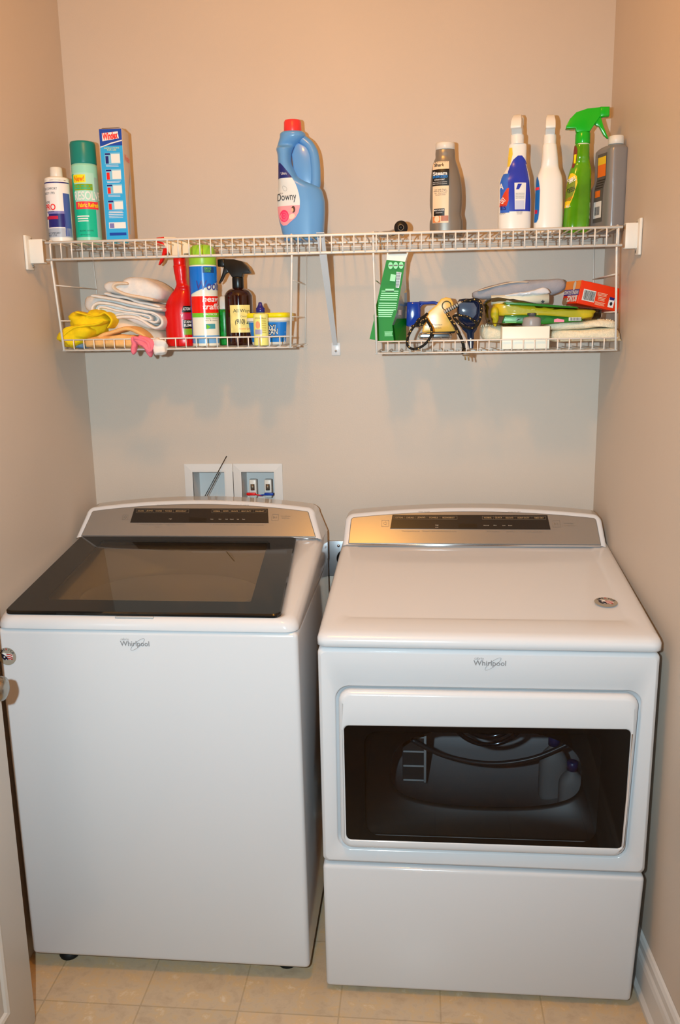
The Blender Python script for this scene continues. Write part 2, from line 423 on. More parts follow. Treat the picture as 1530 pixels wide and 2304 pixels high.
def console(root, x0, x1, x0t, x1t, yb, zb, He, Hc, lean, px_, names, title, depth_y, washer):
    """control console: housing, steel panel, black strip, print. plane coords (x,h)"""
    sl, cl = math.sin(lean), math.cos(lean)
    xm = (x0+x1)/2; hw = (x1-x0)/2
    def top(u):                      # u in -1..1
        a = abs(u); h = lerp(Hc, He, a**2)
        if a > .93: h *= max(0, 1-((a-.93)/.07)**3)**.5*.35+.65 if a < 1 else .65
        return h
    P = lambda x, h, o=0: Vector((x, yb+h*sl-o*cl, zb+h*cl+o*sl))
    # silhouette outline in the plane
    def outline(ins, bottom=0):
        """list of (x,h) going up the right side, along the top, down the left"""
        L = []
        for k in range(7):
            t = k/6; L.append((lerp(x1, x1t+.006, t)-ins, lerp(bottom, He-.030, t)))
        rc = .026
        for k in range(1, 9):
            a = PI/2*k/8; L.append((x1t-rc+.006+rc*math.cos(a)-ins*math.cos(a), He-.030+.028*math.sin(a)-ins*math.sin(a)))
        for k in range(1, 24):
            t = k/24; x = lerp(x1t-rc+.006, x0t+rc-.006, t); u = 2*t-1; L.append((x, lerp(Hc, He-.002, u*u)-ins))
        for k in range(8, 0, -1):
            a = PI/2*k/8; L.append((x0t+rc-.006-rc*math.cos(a)+ins*math.cos(a), He-.030+.028*math.sin(a)-ins*math.sin(a)))
        for k in range(6, -1, -1):
            t = k/6; L.append((lerp(x0, x0t-.006, t)+ins, lerp(bottom, He-.030, t)))
        return L
    b = MB(); yk = depth_y
    o0 = outline(0, -.002); rings = []
    rings.append([Vector((x, yk, lerp(zb+h*cl, zb+h*cl, 1)-.012)) for x, h in o0])
    rings.append([Vector((x, min(yk, yb+h*sl+.055), zb+h*cl-.003)) for x, h in o0])
    rings.append([P(x, h, -.010) for x, h in outline(0, -.002)])
    rings.append([P(x, h, -.004) for x, h in outline(.0015, -.002)])
    rings.append([P(x, h, -.001) for x, h in outline(.005, -.002)])
    rings.append([P(x, h, 0) for x, h in outline(.009, -.002)])
    rings.append([P(x, h, 0) for x, h in outline(.012, 0)])
    b.loft(rings, M_white, closed=False, cap0=False, cap1=True)
    b.build('console', root)
    # steel panel
    pi_ = outline(px_, .003); b = MB()
    pr = [[P(x, h, .0) for x, h in pi_], [P(x, h, .0022) for x, h in pi_], [P(x, h, .003) for x, h in outline(px_+.002, .004)]]
    b.loft(pr, M_panel, closed=True, cap0=False, cap1=True, smooth=False)
    sf = Plane(P(0, 0, .0030), (1, 0, 0), (0, sl, cl))
    b.box(min(p[0] for p in pi_)+.001, max(p[0] for p in pi_)-.001, yb-.006, yb+.001, zb-.0015, zb+.0035, M_chrome, .001, 2)
    pan = b.build('control_panel', root, 'brushed steel control panel')
    # strip
    sx0, sx1, sh0, sh1, kx = names['strip']
    b = MB(); V = [P(sx0-kx, sh0, .0042), P(sx1+kx, sh0, .0042), P(sx1, sh1, .0042), P(sx0, sh1, .0042)]
    V += [P(sx0-kx, sh0, .003), P(sx1+kx, sh0, .003), P(sx1, sh1, .003), P(sx0, sh1, .003)]
    b.add(V, [(0, 1, 2, 3), (4, 5, 1, 0), (5, 6, 2, 1), (6, 7, 3, 2), (7, 4, 0, 3)], M_disp, False)
    dm = (sx0+sx1)/2; b.poly(sf, [(dm-.03, sh0+.004), (dm+.02, sh0+.004), (dm+.02, sh0+.016), (dm-.03, sh0+.016)], M_black, .0016)
    for xs, words, aw in names['rows']:
        xa, xb = xs; tot = sum(aw); x = xa; h1 = sh1-.0035; h0 = h1-.0105; t_ = .0006
        b.poly(sf, [(xa, h1-t_), (xb, h1-t_), (xb, h1), (xa, h1)], M_txtg, .0018); b.poly(sf, [(xa, h0), (xb, h0), (xb, h0+t_), (xa, h0+t_)], M_txtg, .0018)
        for wd, a in zip(words, aw):
            ww = (xb-xa)*a/tot
            for e_ in (x, x+ww): b.poly(sf, [(e_-t_/2, h0), (e_+t_/2, h0), (e_+t_/2, h1), (e_-t_/2, h1)], M_txtg, .0018)
            b.text(sf, wd, x+ww/2, (h0+h1)/2, .0042, names['ink'], width=ww*.7, off=.002, bold=.01); x += ww
    for x, h, t, w_ in names['small']: b.text(sf, t, x, h, .0022, M_txt, width=w_, off=.002)
    b.build('display_strip', pan, 'black display strip')
    b = MB()
    for x, h, t, w_ in names['grey']: b.text(sf, t, x, h, .0032, M_txtg, width=w_, off=.0005)
    b.build('panel_print', pan)
    for bx, kind in ((names['power'], 0), (names['start'], 1)):
        x, h, q = bx; t_ = .0006; b = MB()
        for (a0, a1, c0, c1) in ((x-q, x+q, h-q, h-q+t_), (x-q, x+q, h+q-t_, h+q), (x-q, x-q+t_, h-q, h+q), (x+q-t_, x+q, h-q, h+q)):
            b.poly(sf, [(a0, c0), (a1, c0), (a1, c1), (a0, c1)], M_txtg, .0006)
        if kind: b.poly(sf, [(x-q*.6, h-q*.4), (x-q*.05, h), (x-q*.6, h+q*.4)], M_txtg, .0006); b.text(sf, 'II', x+q*.3, h, .006, M_txtg, off=.0006)
        else:
            ring = [sf.at(x+q*.42*math.cos(a*PI/10), h+q*.42*math.sin(a*PI/10), .0008) for a in range(-13, 4)]
            ring = [sf.at(x+q*.42*math.sin(a*PI/8), h+q*.42*math.cos(a*PI/8), .0008) for a in range(2, 15)]
            b.tube(ring, .0003, M_txtg, 4); b.tube([sf.at(x, h+q*.1, .0008), sf.at(x, h+q*.6, .0008)], .0003, M_txtg, 4)
        b.build('start_button' if kind else 'power_button', pan)
    return P

def badge(root, sf, x, z, W):
    b = MB(); b.text(sf, 'Whirlpool', x, z, .0125, M_badge, width=W, off=.0008, bold=.01)
    P = []
    for j in range(28):
        a = 2*PI*j/28; u, v = .0215*math.cos(a), .0058*math.sin(a); r = math.radians(40)
        P.append(sf.at(x+W*.10+u*math.cos(r)-v*math.sin(r), z+.000+u*math.sin(r)+v*math.cos(r), .0010))
    b.tube(P, .00042, M_badge, 5, True)
    b.text(sf, 'cabrio', x-W*.33, z+.0125, .006, mat('badge_light', (.72, .72, .73), .25, metal=.5), width=W*.28, off=.0008)
    b.build('badge', root, 'grey lettered badge with a tilted oval')
def sticker(root, sf, x, z, R, rot=0):
    g = C('sticker_grey', (.62, .58, .52)); wt = C('sticker_white', (.92, .90, .88)); rd = C('sticker_red', (.72, .12, .10)); nv = C('sticker_navy', (.07, .08, .18))
    b = MB(); b.disc(sf, x, z, R, R, g, .0006, 36)
    cr, sr = math.cos(rot), math.sin(rot); T = lambda a, c: (x+(a*cr-c*sr)*R, z+(a*sr+c*cr)*R)
    b.poly(sf, [T(*p) for p in ((-.62, .35), (-.3, .42), (0, .3), (.3, .36), (.62, .2), (.66, -.05), (.45, -.2), (.4, -.42), (.2, -.3), (-.1, -.4), (-.35, -.38), (-.6, -.1))], wt, .0009)
    for c in (.26, .02, -.2):
        b.poly(sf, [T(*p) for p in ((-.05, c), (.3, c+.02), (.6, c-.08), (.6, c-.2), (.3, c-.1), (-.05, c-.12))], rd, .0011)
    b.poly(sf, [T(*p) for p in ((-.62, .35), (-.5, .3), (-.35, .2), (-.02, -.05), (.1, -.3), (.05, -.42), (-.1, -.3), (-.3, -.45), (-.45, -.3), (-.62, -.1))], nv, .0012)
    b.poly(sf, [T(*p) for p in [(-.3+.13*math.cos(a*PI/5+PI/2)*(1 if a % 2 == 0 else .45), -.07+.13*math.sin(a*PI/5+PI/2)*(1 if a % 2 == 0 else .45)) for a in range(10)]], wt, .0014)
    for k, ch in enumerate('AMERICA'):
        a = math.radians(150-k*20); p = T(.8*math.cos(a), .8*math.sin(a)); b.text(sf, ch, p[0], p[1], R*.24, nv if k != 3 else rd, off=.001, bold=.02, rot=a-PI/2+rot)
    b.build('sticker', root, 'round grey sticker with stars and stripes')

# ================================================================== WASHER
W = wthing('washing_machine', 'white top-loading washing machine with dark glass lid, left of the dryer', 'washing machine', (-.46, -.40, 0))
wx0, wx1, wyf, wyb = -.8116, -.1105, -.727, -.07
b = MB(); b.hexa([(-.807, -.7257, .040), (-.1045, -.7257, .037), (-.1045, wyb, .037), (-.807, wyb, .040), (wx0, wyf, .9035), (wx1, wyf, .9035), (wx1, wyb, .9035), (wx0, wyb, .9035)], M_white, .012, 4)
b.build('cabinet', W)
dz = lambda y: .934+(y+.70)*.118
FQ = lambda y0, y1, xa, xb, xc, xd, o=0: [Vector((xa, y0, dz(y0)+o)), Vector((xb, y0, dz(y0)+o)), Vector((xc, y1, dz(y1)+o)), Vector((xd, y1, dz(y1)+o))]
out = [Vector((wx0, wyf-.001, .905)), Vector((wx1, wyf-.001, .905)), Vector((-.108, wyb, .905)), Vector((-.818, wyb, .905))]
topq = FQ(wyf-.001, wyb, wx0, wx1, -.108, -.818)
lidq = FQ(-.703, -.222, -.794, -.1515, -.182, -.797)
b = MB(); R = [quad(out, r=.03), quad(topq, r=.03, off=(0, 0, -.022)), quad(inset(topq, .003, .004, .003, .002), r=.03, off=(0, 0, -.012)), quad(inset(topq, .008, .010, .008, .006), r=.03, off=(0, 0, -.0045)), quad(inset(topq, .013, .020, .016, .012), r=.03, off=(0, 0, -.0005)),
     quad(lidq, r=.02, off=(0, 0, .0)), quad(lidq, r=.02, off=(0, 0, -.012)), quad(inset(lidq, .012, .012, .012, .012), r=.015, off=(0, 0, -.014))]
b.loft(R, M_white, True, False, False)
b.build('top_deck', W)
# under the lid: pale rim plate with round opening, tub below
b = MB(); inn = quad(inset(lidq, .012, .012, .012, .012), r=.015, off=(0, 0, -.014)); cx, cy = -.475, -.455
def ell(rx, ry, z, n=72):
    # same start direction as rrect (bottom right corner)
    P = []; q = n//4
    for a0 in (-90, 0, 90, 180):
        for j in range(q): a = math.radians(a0+90*(j+.0)/(q-1)*.999); P.append(Vector((cx+rx*math.cos(a), cy+ry*math.sin(a), z)))
    return P
b.loft([inn, ell(.235, .185, .915), ell(.232, .182, .900)], C('rim_plate', (.80, .79, .78)), True, False, False)
b.build('tub_rim', W)
b = MB(); b.loft([ell(.232, .182, .900), ell(.24, .19, .88), ell(.24, .19, .62), ell(.2, .16, .60)], mat('tub_metal', (.30, .31, .33), .5), True, False, True)
b.build('tub', W)
b = MB(); lf = M_black
fr_o = FQ(-.712, -.222, -.7955, -.150, -.181, -.799, .0)
gi = inset(fr_o, .075, .075, .065, .035)
b.loft([quad(fr_o, r=.018, off=(0, 0, .001)), quad(fr_o, r=.018, off=(0, 0, .006)), quad(inset(fr_o, .003, .003, .003, .002), r=.016, off=(0, 0, .009)), quad(gi, r=.006, off=(0, 0, .009)), quad(gi, r=.006, off=(0, 0, .003))], C('lid_frame_black', (.10, .095, .09), .06), True, False, False, False)
lid = b.build('lid', W, 'dark smoked glass lid')
b = MB(); V = quad(gi, r=.006, off=(0, 0, .0088)); b.add(V, [tuple(range(len(V)))], M_glassd, False); b.build('lid_glass', lid)
b = MB(); b.box(-.53, -.44, -.7185, -.712, .928, .934, C('latch_grey', (.7, .7, .7)), .002, 2); b.build('lid_handle', lid)
b = MB(); b.box(-.7, -.2, -.7279, -.7265, .9035, .9052, M_txtd, 0)
for x, y in ((-.735, -.67), (-.17, -.66), (-.735, -.12), (-.17, -.12)):
    f_ = MB(); f_.lathe([(.024, .0005), (.026, .006), (.020, .016), (.012, .02), (.012, .045)], M_rubber, 20, (x, y, 0)); f_.build('leg', W)
ink = C('gold_print', (.70, .58, .42))
wn = {'strip': (-.655, -.268, .044, .089, .006), 'ink': ink,
      'rows': [((-.648, -.495), ['COLORS', 'JEANS', 'WHITES', 'TOWELS', 'BEDDING/BULKY'], [1, 1, 1.05, 1.15, 1.7]), ((-.428, -.272), ['NORMAL', 'QUICK', 'DELICATE', 'HEAVY DUTY', 'COLORLAST'], [1.1, .9, 1, 1.55, 1.4])],
      'small': [(-.545, .055, 'High', .008), (-.425, .055, 'Hot', .008), (-.402, .055, 'Warm', .008), (-.383, .055, 'Cool', .007), (-.368, .055, 'Normal', .01), (-.35, .055, 'Low', .006), (-.334, .055, 'Extra', .008)],
      'grey': [(-.57, .1, 'WHAT TO WASH', .042), (-.345, .1, 'HOW TO WASH', .042), (-.60, .0385, 'Rinse Temp Soil', .07), (-.53, .0385, 'Options', .05), (-.38, .0385, 'Temperature  Spin', .09), (-.30, .0385, 'Soil Level', .05), (-.58, .031, 'Lid Lock', .012), (-.215, .066, 'Start/Pause', .026), (-.215, .060, 'Hold 3 Sec', .022)],
      'power': (-.678, .061, .008), 'start': (-.245, .062, .0095)}
console(W, -.816, -.1095, -.792, -.138, -.222, .9955, .1015, .1215, math.radians(38), .0175, wn, '', -.075, True)
wf = Plane((0, wyf, 0), (1, 0, 0), (0, 0, 1))
p = at(303, 1450, wyf-.001); badge(W, wf, p.x, p.z, .068)
p = at(16, 1477, wyf-.001); sticker(W, wf, p.x, p.z, .0215)

# ================================================================== DRYER
D = wthing('clothes_dryer', 'white front-loading clothes dryer with wide smoked window in its door', 'clothes dryer', (.30, -.40, 0))
dx0, dx1, dyf, dyb = -.0647, .6727, -.747, -.07
fq = lambda y, x0=dx0, x1=dx1, z0=.348, z1=.876, x2=None, x3=None: [Vector((x0+.001, y, z0)), Vector((x1-.004, y, z0)), Vector((x1, y, z1)), Vector((x0, y, z1))]
door = [at(764, 1908, dyf-.004), at(1408, 1930, dyf-.004), at(1443, 1561, dyf-.004), at(758, 1549, dyf-.004)]
door = [Vector((p.x, dyf, p.z)) for p in door]
gl = [at(779, 1890, dyf-.014), at(1401, 1911, dyf-.014), at(1421, 1642, dyf-.014), at(773, 1633, dyf-.014)]
gl = [Vector((p.x, dyf, p.z)) for p in gl]
b = MB(); fo = fq(0)
R = [quad(fq(dyb), r=.012), quad(fq(dyf+.010), r=.012), quad(inset(fq(dyf+.004), .002, .002, .002, .002), r=.012), quad(inset(fq(dyf), .008, .008, .008, .008), r=.012)]
b.loft(R, M_white, True, True, False)
chan = inset(door, -.004, -.004, -.004, -.004)
b.loft([R[-1], quad(inset(chan, -.003, -.003, -.003, -.003), r=.034), quad(chan, r=.032, off=(0, .003, 0)), quad(chan, r=.032, off=(0, .012, 0)), quad(inset(door, .02, .02, .02, .02), r=.02, off=(0, .012, 0))], M_white, True, False, False)
b.build('cabinet', D)
b = MB()   # door frame
o_ = door
b.loft([quad(inset(o_, .003, .003, .003, .003), r=.028, off=(0, .010, 0)), quad(inset(o_, .003, .003, .003, .003), r=.028, off=(0, .0, 0)), quad(inset(o_, .005, .005, .005, .005), r=.026, off=(0, -.006, 0)), quad(inset(o_, .010, .010, .010, .010), r=.022, off=(0, -.011, 0)), quad(inset(o_, .014, .014, .014, .014), r=.02, off=(0, -.0125, 0)),
        quad(inset(gl, -.004, -.004, -.002, -.003), r=.014, off=(0, -.0135, 0)), quad(gl, r=.012, off=(0, -.0125, 0)), quad(gl, r=.012, off=(0, .012, 0))], M_white, True, False, False)
dr = b.build('door', D)
b = MB(); gb = inset(gl, .0005, .0005, .0005, .0005); gw = inset(gl, .045, .06, .014, .014)
b.loft([quad(gb, r=.012, off=(0, -.0118, 0)), quad(gw, r=.03, off=(0, -.0118, 0))], C('window_border', (.045, .043, .042), .05), True, False, False, False)
V = quad(gw, r=.03, off=(0, -.0118, 0)); b.add(V, [tuple(range(len(V)))], M_glassd, False)
b.build('window', dr, 'smoked glass window')
# inside: dark collar with an oval opening, drum behind it
dcx, dcz = (at(1092, 1735, -.70)).x, at(1092, 1735, -.70).z
def oval(y, rx, rt, rb, n=72):
    P = []; q = n//4
    for a0 in (-90, 0, 90, 180):
        for j in range(q):
            a = math.radians(a0+90*j/(q-1)*.999); c, s_ = math.cos(a), math.sin(a)
            P.append(Vector((dcx+rx*math.copysign(abs(c)**.9, c), y, dcz+(rt if s_ > 0 else rb)*math.copysign(abs(s_)**(.8 if s_ > 0 else .5), s_))))
    return P
b = MB(); b.loft([quad(gl, r=.012, off=(0, .012, 0)), quad(inset(gl, -.004, -.004, -.004, -.004), r=.012, off=(0, .028, 0)), oval(-.712, .222, .112, .095), oval(-.700, .216, .108, .090)], C('collar_dark', (.13, .125, .12), .4), True, False, False)
b.build('drum_collar', D)
b = MB(); b.loft([oval(-.700, .216, .108, .090), oval(-.690, .25, .14, .12), oval(-.35, .26, .15, .13), oval(-.30, .23, .14, .11)], mat('drum_grey', (.72, .72, .73), .4, metal=.2), True, False, True)
b.build('drum', D)
b = MB(); m_hub = mat('hub_dark', (.16, .17, .19), .12, metal=.6); hc = at(1098, 1596, -.712)
for rr, tr in ((.086, .0055), (.066, .0075)):
    b.tube([(hc.x+rr*math.cos(2*PI*j/48), -.712, hc.z+rr*math.sin(2*PI*j/48)) for j in range(48)], tr, m_hub, 10, True)
b.tube([at(925, 1664, -.66), at(1000, 1700, -.66), at(1100, 1718, -.66), at(1200, 1706, -.66), at(1290, 1668, -.66)], .006, mat('lip_grey', (.16, .16, .17), .35), 10, k=6)
b.build('drum_trim', D)
b = MB(); vx = dcx-.190
for k in range(5): b.box(vx, vx+.052, -.60, -.595, dcz-.088+k*.038, dcz-.084+k*.038, C('vent_grey', (.70, .70, .70)), .001, 1)
b.box(vx+.050, vx+.056, -.605, -.595, dcz-.088, dcz+.075, C('vent_grey', 0), .001, 1); b.box(vx-.002, vx+.052, -.594, -.590, dcz-.088, dcz+.075, M_tubd)
b.build('lint_grille', D)
# pale bottles inside the drum
def inner_bottle(px, py, Y, h, r, cap, lab, body):
    p = at(px, py, Y); p.z = dcz-.119; t = wthing('detergent_bottle', lab, 'bottle', (p.x, Y, p.z))
    t.rotation_euler = (0, 0, 0)
    B = Body([(p.z, r*.9, r*.7, p.x, Y, 2.6), (p.z+h*.1, r, r*.8, p.x, Y, 2.6), (p.z+h*.6, r*.95, r*.75, p.x, Y, 2.6), (p.z+h*.8, r*.4, r*.4, p.x, Y, 2), (p.z+h*.84, r*.36, r*.36, p.x, Y, 2)])
    m_ = MB(); m_.body(B, body, 24); m_.build('bottle_body', t)
    m_ = MB(); m_.lathe([(r*.42, p.z+h*.84), (r*.42, p.z+h), (r*.3, p.z+h*1.01)], cap, 16, (p.x, Y, 0)); m_.build('cap', t)
wb = C('pale_bottle', (.46, .46, .46), .6); nc = C('navy_cap', (.14, .17, .36))
inner_bottle(1243, 1780, -.60, .165, .034, nc, 'pale bottle with dark blue cap inside the dryer, the taller and further left', wb)
inner_bottle(1285, 1790, -.655, .125, .030, nc, 'pale bottle with dark blue cap inside the dryer, the shorter one at the right', wb)
# lower front panel
b = MB(); b.hexa([(-.0625, dyf-.003, .0135), (.6535, dyf-.003, .0135), (.665, dyb, .0135), (-.0625, dyb, .0135), (-.064, dyf, .3405), (.669, dyf, .3405), (.669, dyb, .3405), (-.064, dyb, .3405)], M_white, .010, 4)
b.box(-.05, .655, dyf+.02, dyb-.01, .338, .350, M_txtd)
b.build('lower_panel', D)
for x, y in ((-.02, -.69), (.62, -.69), (-.02, -.12), (.62, -.12)):
    f_ = MB(); f_.lathe([(.02, .0005), (.02, .016)], M_rubber, 16, (x, y, 0)); f_.build('leg', D)
# top panel
tz = lambda y: .9135+(y+.72)*.122
TQ = lambda y0, y1, o=0: [Vector((dx0-.001, y0, tz(y0)+o)), Vector((dx1+.003, y0, tz(y0)+o)), Vector((dx1, y1, tz(y1)+o)), Vector((dx0+.008, y1, tz(y1)+o))]
t0 = TQ(dyf-.005, dyb); bq = [Vector((p.x, p.y, .880)) for p in t0]
b = MB(); R = [quad(inset(bq, .006, .006, .006, .004), r=.02, off=(0, 0, .0)), quad(bq, r=.022, off=(0, 0, .003)), quad(t0, r=.022, off=(0, 0, -.014)), quad(inset(t0, .003, .003, .004, .002), r=.022, off=(0, 0, -.007)), quad(inset(t0, .008, .008, .012, .006), r=.022, off=(0, 0, -.0022)), quad(inset(t0, .016, .016, .026, .012), r=.022, off=(0, 0, -.0002)),
     quad(inset(t0, .045, .045, .085, .10), r=.02, off=(0, 0, .0)), quad(inset(t0, .052, .052, .092, .11), r=.02, off=(0, 0, -.0022)), quad(inset(t0, .060, .060, .10, .12), r=.02, off=(0, 0, -.0026))]
b.loft(R, M_white, True, True, True)
b.build('top_panel', D)
dn = {'strip': (.084, .509, .047, .090, .006), 'ink': ink,
      'rows': [((.088, .263), ['COTTONS', 'CASUALS', 'JEANS', 'TOWELS', 'BEDDING/BULKY'], [1, 1.05, 1.05, 1.2, 1.6]), ((.332, .504), ['NORMAL', 'QUICK', 'DELICATE', 'HEAVY DUTY', 'TIMED DRY'], [1.05, 1, 1.05, 1.6, 1.3])],
      'small': [(.207, .058, 'High', .009), (.207, .052, 'Low', .008), (.342, .058, 'Normal', .014), (.366, .058, 'Dry', .008), (.390, .058, 'Low', .008), (.407, .058, 'Extra', .01)],
      'grey': [(.172, .1, 'WHAT TO DRY', .032), (.42, .1, 'HOW TO DRY', .034), (.165, .040, 'Temperature   Steam Refresh', .11), (.24, .040, 'Wrinkle', .04), (.36, .040, 'Dryness', .035), (.41, .040, 'Options', .03), (.47, .040, 'More / Less Time', .05), (.565, .066, 'Start/Pause', .026), (.568, .059, 'Hold 3 Sec', .03)],
      'power': (.064, .064, .010), 'start': (.532, .064, .010)}
console(D, -.0535, .6625, -.043, .6505, -.222, .9775, .1015, .1185, math.radians(38), .0165, dn, '', -.075, False)
df = Plane((0, dyf, 0), (1, 0, 0), (0, 0, 1))
p = at(1102, 1494, dyf-.001); badge(D, df, p.x, p.z, .070)
p = atz(1363, 1359, tz(-.60)); sticker(D, Plane((0, -.6, tz(-.6)+.0005), (1, 0, 0), (0, 1, .122)), p.x, (p.y+.6)*1.0, .0262, -.15)

# ================================================================== WIRE SHELF
ZS = 1.7925; yl = -.3253; zt_, zb_ = 1.7885, 1.747
S = wthing('wire_shelf', 'long white wire shelf spanning the alcove above the machines', 'shelf', (-.08, -.16, 1.77))
b = MB(); x = -.775; xe = .632; nW = 51; rw = .0019
for i in range(nW+1):
    x = lerp(-.772, .630, i/nW)
    b.tube([(x, -.012, zt_), (x, yl+.0045, zt_), (x, yl-.0035, zt_-.004), (x, yl-.004, zb_)], rw, M_wire, 5)
b.build('deck_wires', S)
b = MB()
xa, xb = -.786, .640
for y, z, r in ((-.012, zt_-.003, .0026), (-.165, zt_-.0045, .0030)): b.tube([(xa, y, z), (xb, y, z)], r, M_wire, 8)
b.build('cross_rail', S)
b = MB()
b.tube([(xa, yl, zt_), (xb, yl, zt_)], .0034, M_wire, 8); b.tube([(xa, yl, zb_), (xb, yl, zb_)], .0034, M_wire, 8)
b.build('front_lip', S)
# end brackets
def end_bracket(side, lab):
    xw = XL if side < 0 else xr(-.34); t = wthing('shelf_bracket', lab, 'bracket', (xw-side*.005, -.34, 1.76)); s_ = -side
    X = lambda a: xw+s_*a
    m_ = MB(); m_.box(min(X(.0005), X(.0075)), max(X(.0005), X(.0075)), -.352, -.315, 1.722, 1.806, M_plasticw, .002, 2); m_.build('wall_plate', t)
    e = X(.042) if side < 0 else .645
    m_ = MB(); m_.box(min(X(.006), e), max(X(.006), e), yl-.0095, yl-.005, 1.738, 1.797, M_plasticw, .0015, 2)
    m_.box(min(X(.006), e), max(X(.006), e), yl-.008, yl+.016, 1.7935, 1.797, M_plasticw, .001, 2); m_.box(min(X(.006), e), max(X(.006), e), yl-.008, yl+.012, 1.738, 1.7415, M_plasticw, .001, 2); m_.build('clip', t)
    for z in (1.797, 1.731):
        m_ = MB(); m_.lathe([(.0035, .0), (.003, .002), (.001, .0025)], M_steel, 12, (X(.0075), -.322, z), 'x'); m_.build('screw', t)
end_bracket(-1, 'white plastic bracket holding the shelf to the left wall')
end_bracket(1, 'white plastic bracket holding the shelf to the right wall')
# brace
t = wthing('shelf_brace', 'white diagonal steel brace between wall and shelf front, middle of the alcove', 'brace', (-.086, -.01, 1.5))
P0 = Vector((-.0845, -.006, 1.515)); P1 = Vector((-.0845, yl+.006, 1.782)); b = MB(); M_br = C('brace_white', (.90, .90, .91), .3)
dv = (P1-P0); up = Vector((1, 0, 0)); nn = dv.cross(up).normalized()
prof = [(-.009, 0), (-.009, .007), (-.0065, .007), (-.0065, .002), (.0065, .002), (.0065, .007), (.009, .007), (.009, 0)]
def ringp(P, k=1): return [P+up*a*k+nn*c for a, c in prof]
b.loft([ringp(P0, .72), ringp(P1, 1.05)], M_br, smooth=False)
b.build('strut', t)
b = MB(); b.box(-.0955, -.0695, -.003, -.0005, 1.486, 1.522, M_br, .001, 2); b.build('wall_plate', t)
b = MB(); b.lathe([(.0035, -.0005), (.003, -.003), (.001, -.0035)], M_steel, 12, (-.0825, -.003, 1.498), 'y'); b.build('screw', t)
b = MB(); b.box(-.0945, -.0745, yl-.007, yl+.012, 1.7925, 1.7945, M_br, .0008, 2); b.build('hook', t)

# ================================================================== BASKETS
def basket(lab, xa0, xa1, xb0, xb1, zt0, zf, zl, yb_=-.012):
    """hanging wire basket. xa0->xa1: left front upright x at top/bottom; xb likewise; floor zf, lip zl"""
    t = wthing('wire_basket', lab, 'basket', ((xa1+xb1)/2, -.16, zf)); yf = -.300; r = .0020
    m_ = MB(); n = int(round((xb1-xa1)/.0277))
    for i in range(n+1):
        x = lerp(xa1, xb1, i/n); m_.tube([(x, yb_, zf), (x, yf+.002, zf), (x, yf-.0025, zf+.003), (x, yf-.0028, zl)], .0016, M_wire, 5)
    m_.build('floor_wires', t)
    m_ = MB()
    for y, z in ((yf, zf-.0025), (yf, zl), (-.155, zf-.003), (yb_, zf-.003)): m_.tube([(xa1-.005, y, z), (xb1+.005, y, z)], r, M_wire, 7)
    m_.build('rails', t)
    for (x0, x1, s_) in ((xa0, xa1, -1), (xb0, xb1, 1)):
        m_ = MB()
        m_.tube([(x0, yf-.002, 1.795), (x0, yf-.004, 1.785), (x0, yf-.004, zt0-.02), (x1, yf-.004, zf-.002)], .0028, M_wire, 8)
        m_.tube([(x0, yb_, 1.785), (x1, yb_, zf)], .0019, M_wire, 6)
        for z in (zt0-.075, zt0-.165):
            k = (zt0-z)/(zt0-zf); x = lerp(x0, x1, k); m_.tube([(x, yf-.003, z), (x+s_*-.002, yb_, z+.0)], .0016, M_wire, 6)
        m_.tube([(x0, yf-.003, 1.7945), (x0, yf+.012, 1.7945), (x0, yf+.016, 1.789)], .0022, M_wire, 6)
        m_.build('side_frame', t)
    return t
ZBL = 1.5215; ZBR = 1.5045
basket('white wire basket hanging under the left half of the shelf', -.783, -.769, -.160, -.170, 1.76, 1.521, 1.546)
basket('white wire basket hanging under the right half of the shelf', .0440, .0505, .6325, .6415, 1.757, 1.502, 1.529)
#ITEMS
# ================================================================== things on the shelf
BOOST[0] = 1.28    # print and plastic swatches read a little dull otherwise
def frame(px, py, Y, zb):
    """x at pixel column px (read at row py), local height of a row, metres per pixel"""
    p = at(px, py, Y); k = sc(p.x, Y, p.z)
    return p.x, k, (lambda yy: at(px, yy, Y).z-zb)
def hatch(b, sf, x0, x1, z0, z1, n, m, off=.0008, fill=.45, seed=1):
    """rows of tiny unreadable print"""
    r = random.Random(seed); dz_ = (z1-z0)/n
    for i in range(n):
        z = z1-dz_*(i+.5); q = r.uniform(0, .12)*(x1-x0)
        b.patch(sf, x0+q*.3, x1-q, z-dz_*fill/2, z+dz_*fill/2, m, off, 4, 1)
def barcode(b, sf, x0, x1, z0, z1, vert=True, off=.0008, seed=3):
    b.patch(sf, x0, x1, z0, z1, C('barcode_white', (.9, .88, .84)), off, 3, 3); r = random.Random(seed)
    a, e = (x0, x1) if vert else (z0, z1); w_ = e-a; q = a+w_*.08
    while q < e-w_*.08:
        t_ = w_*r.choice((.015, .025, .04))
        if vert: b.patch(sf, q, q+t_, z0+(z1-z0)*.08, z1-(z1-z0)*.08, M_txtd, off+.0003, 1, 2)
        else: b.patch(sf, x0+(x1-x0)*.08, x1-(x1-x0)*.08, q, q+t_, M_txtd, off+.0003, 2, 1)
        q += t_+w_*r.choice((.018, .03))
SP_HEAD = [(-144, 40), (-138, 62), (-112, 110), (-62, 160), (28, 185), (128, 190), (134, 194), (200, 190), (206, 180), (206, 122), (200, 115), (134, 112), (128, 116), (90, 60), (52, 4), (-56, 2), (-66, 36), (-134, 36)]
SP_TRIG = [(92, 60), (112, 112), (140, 112), (166, 30), (206, -55), (200, -58), (168, -30), (128, 40), (104, 50)]
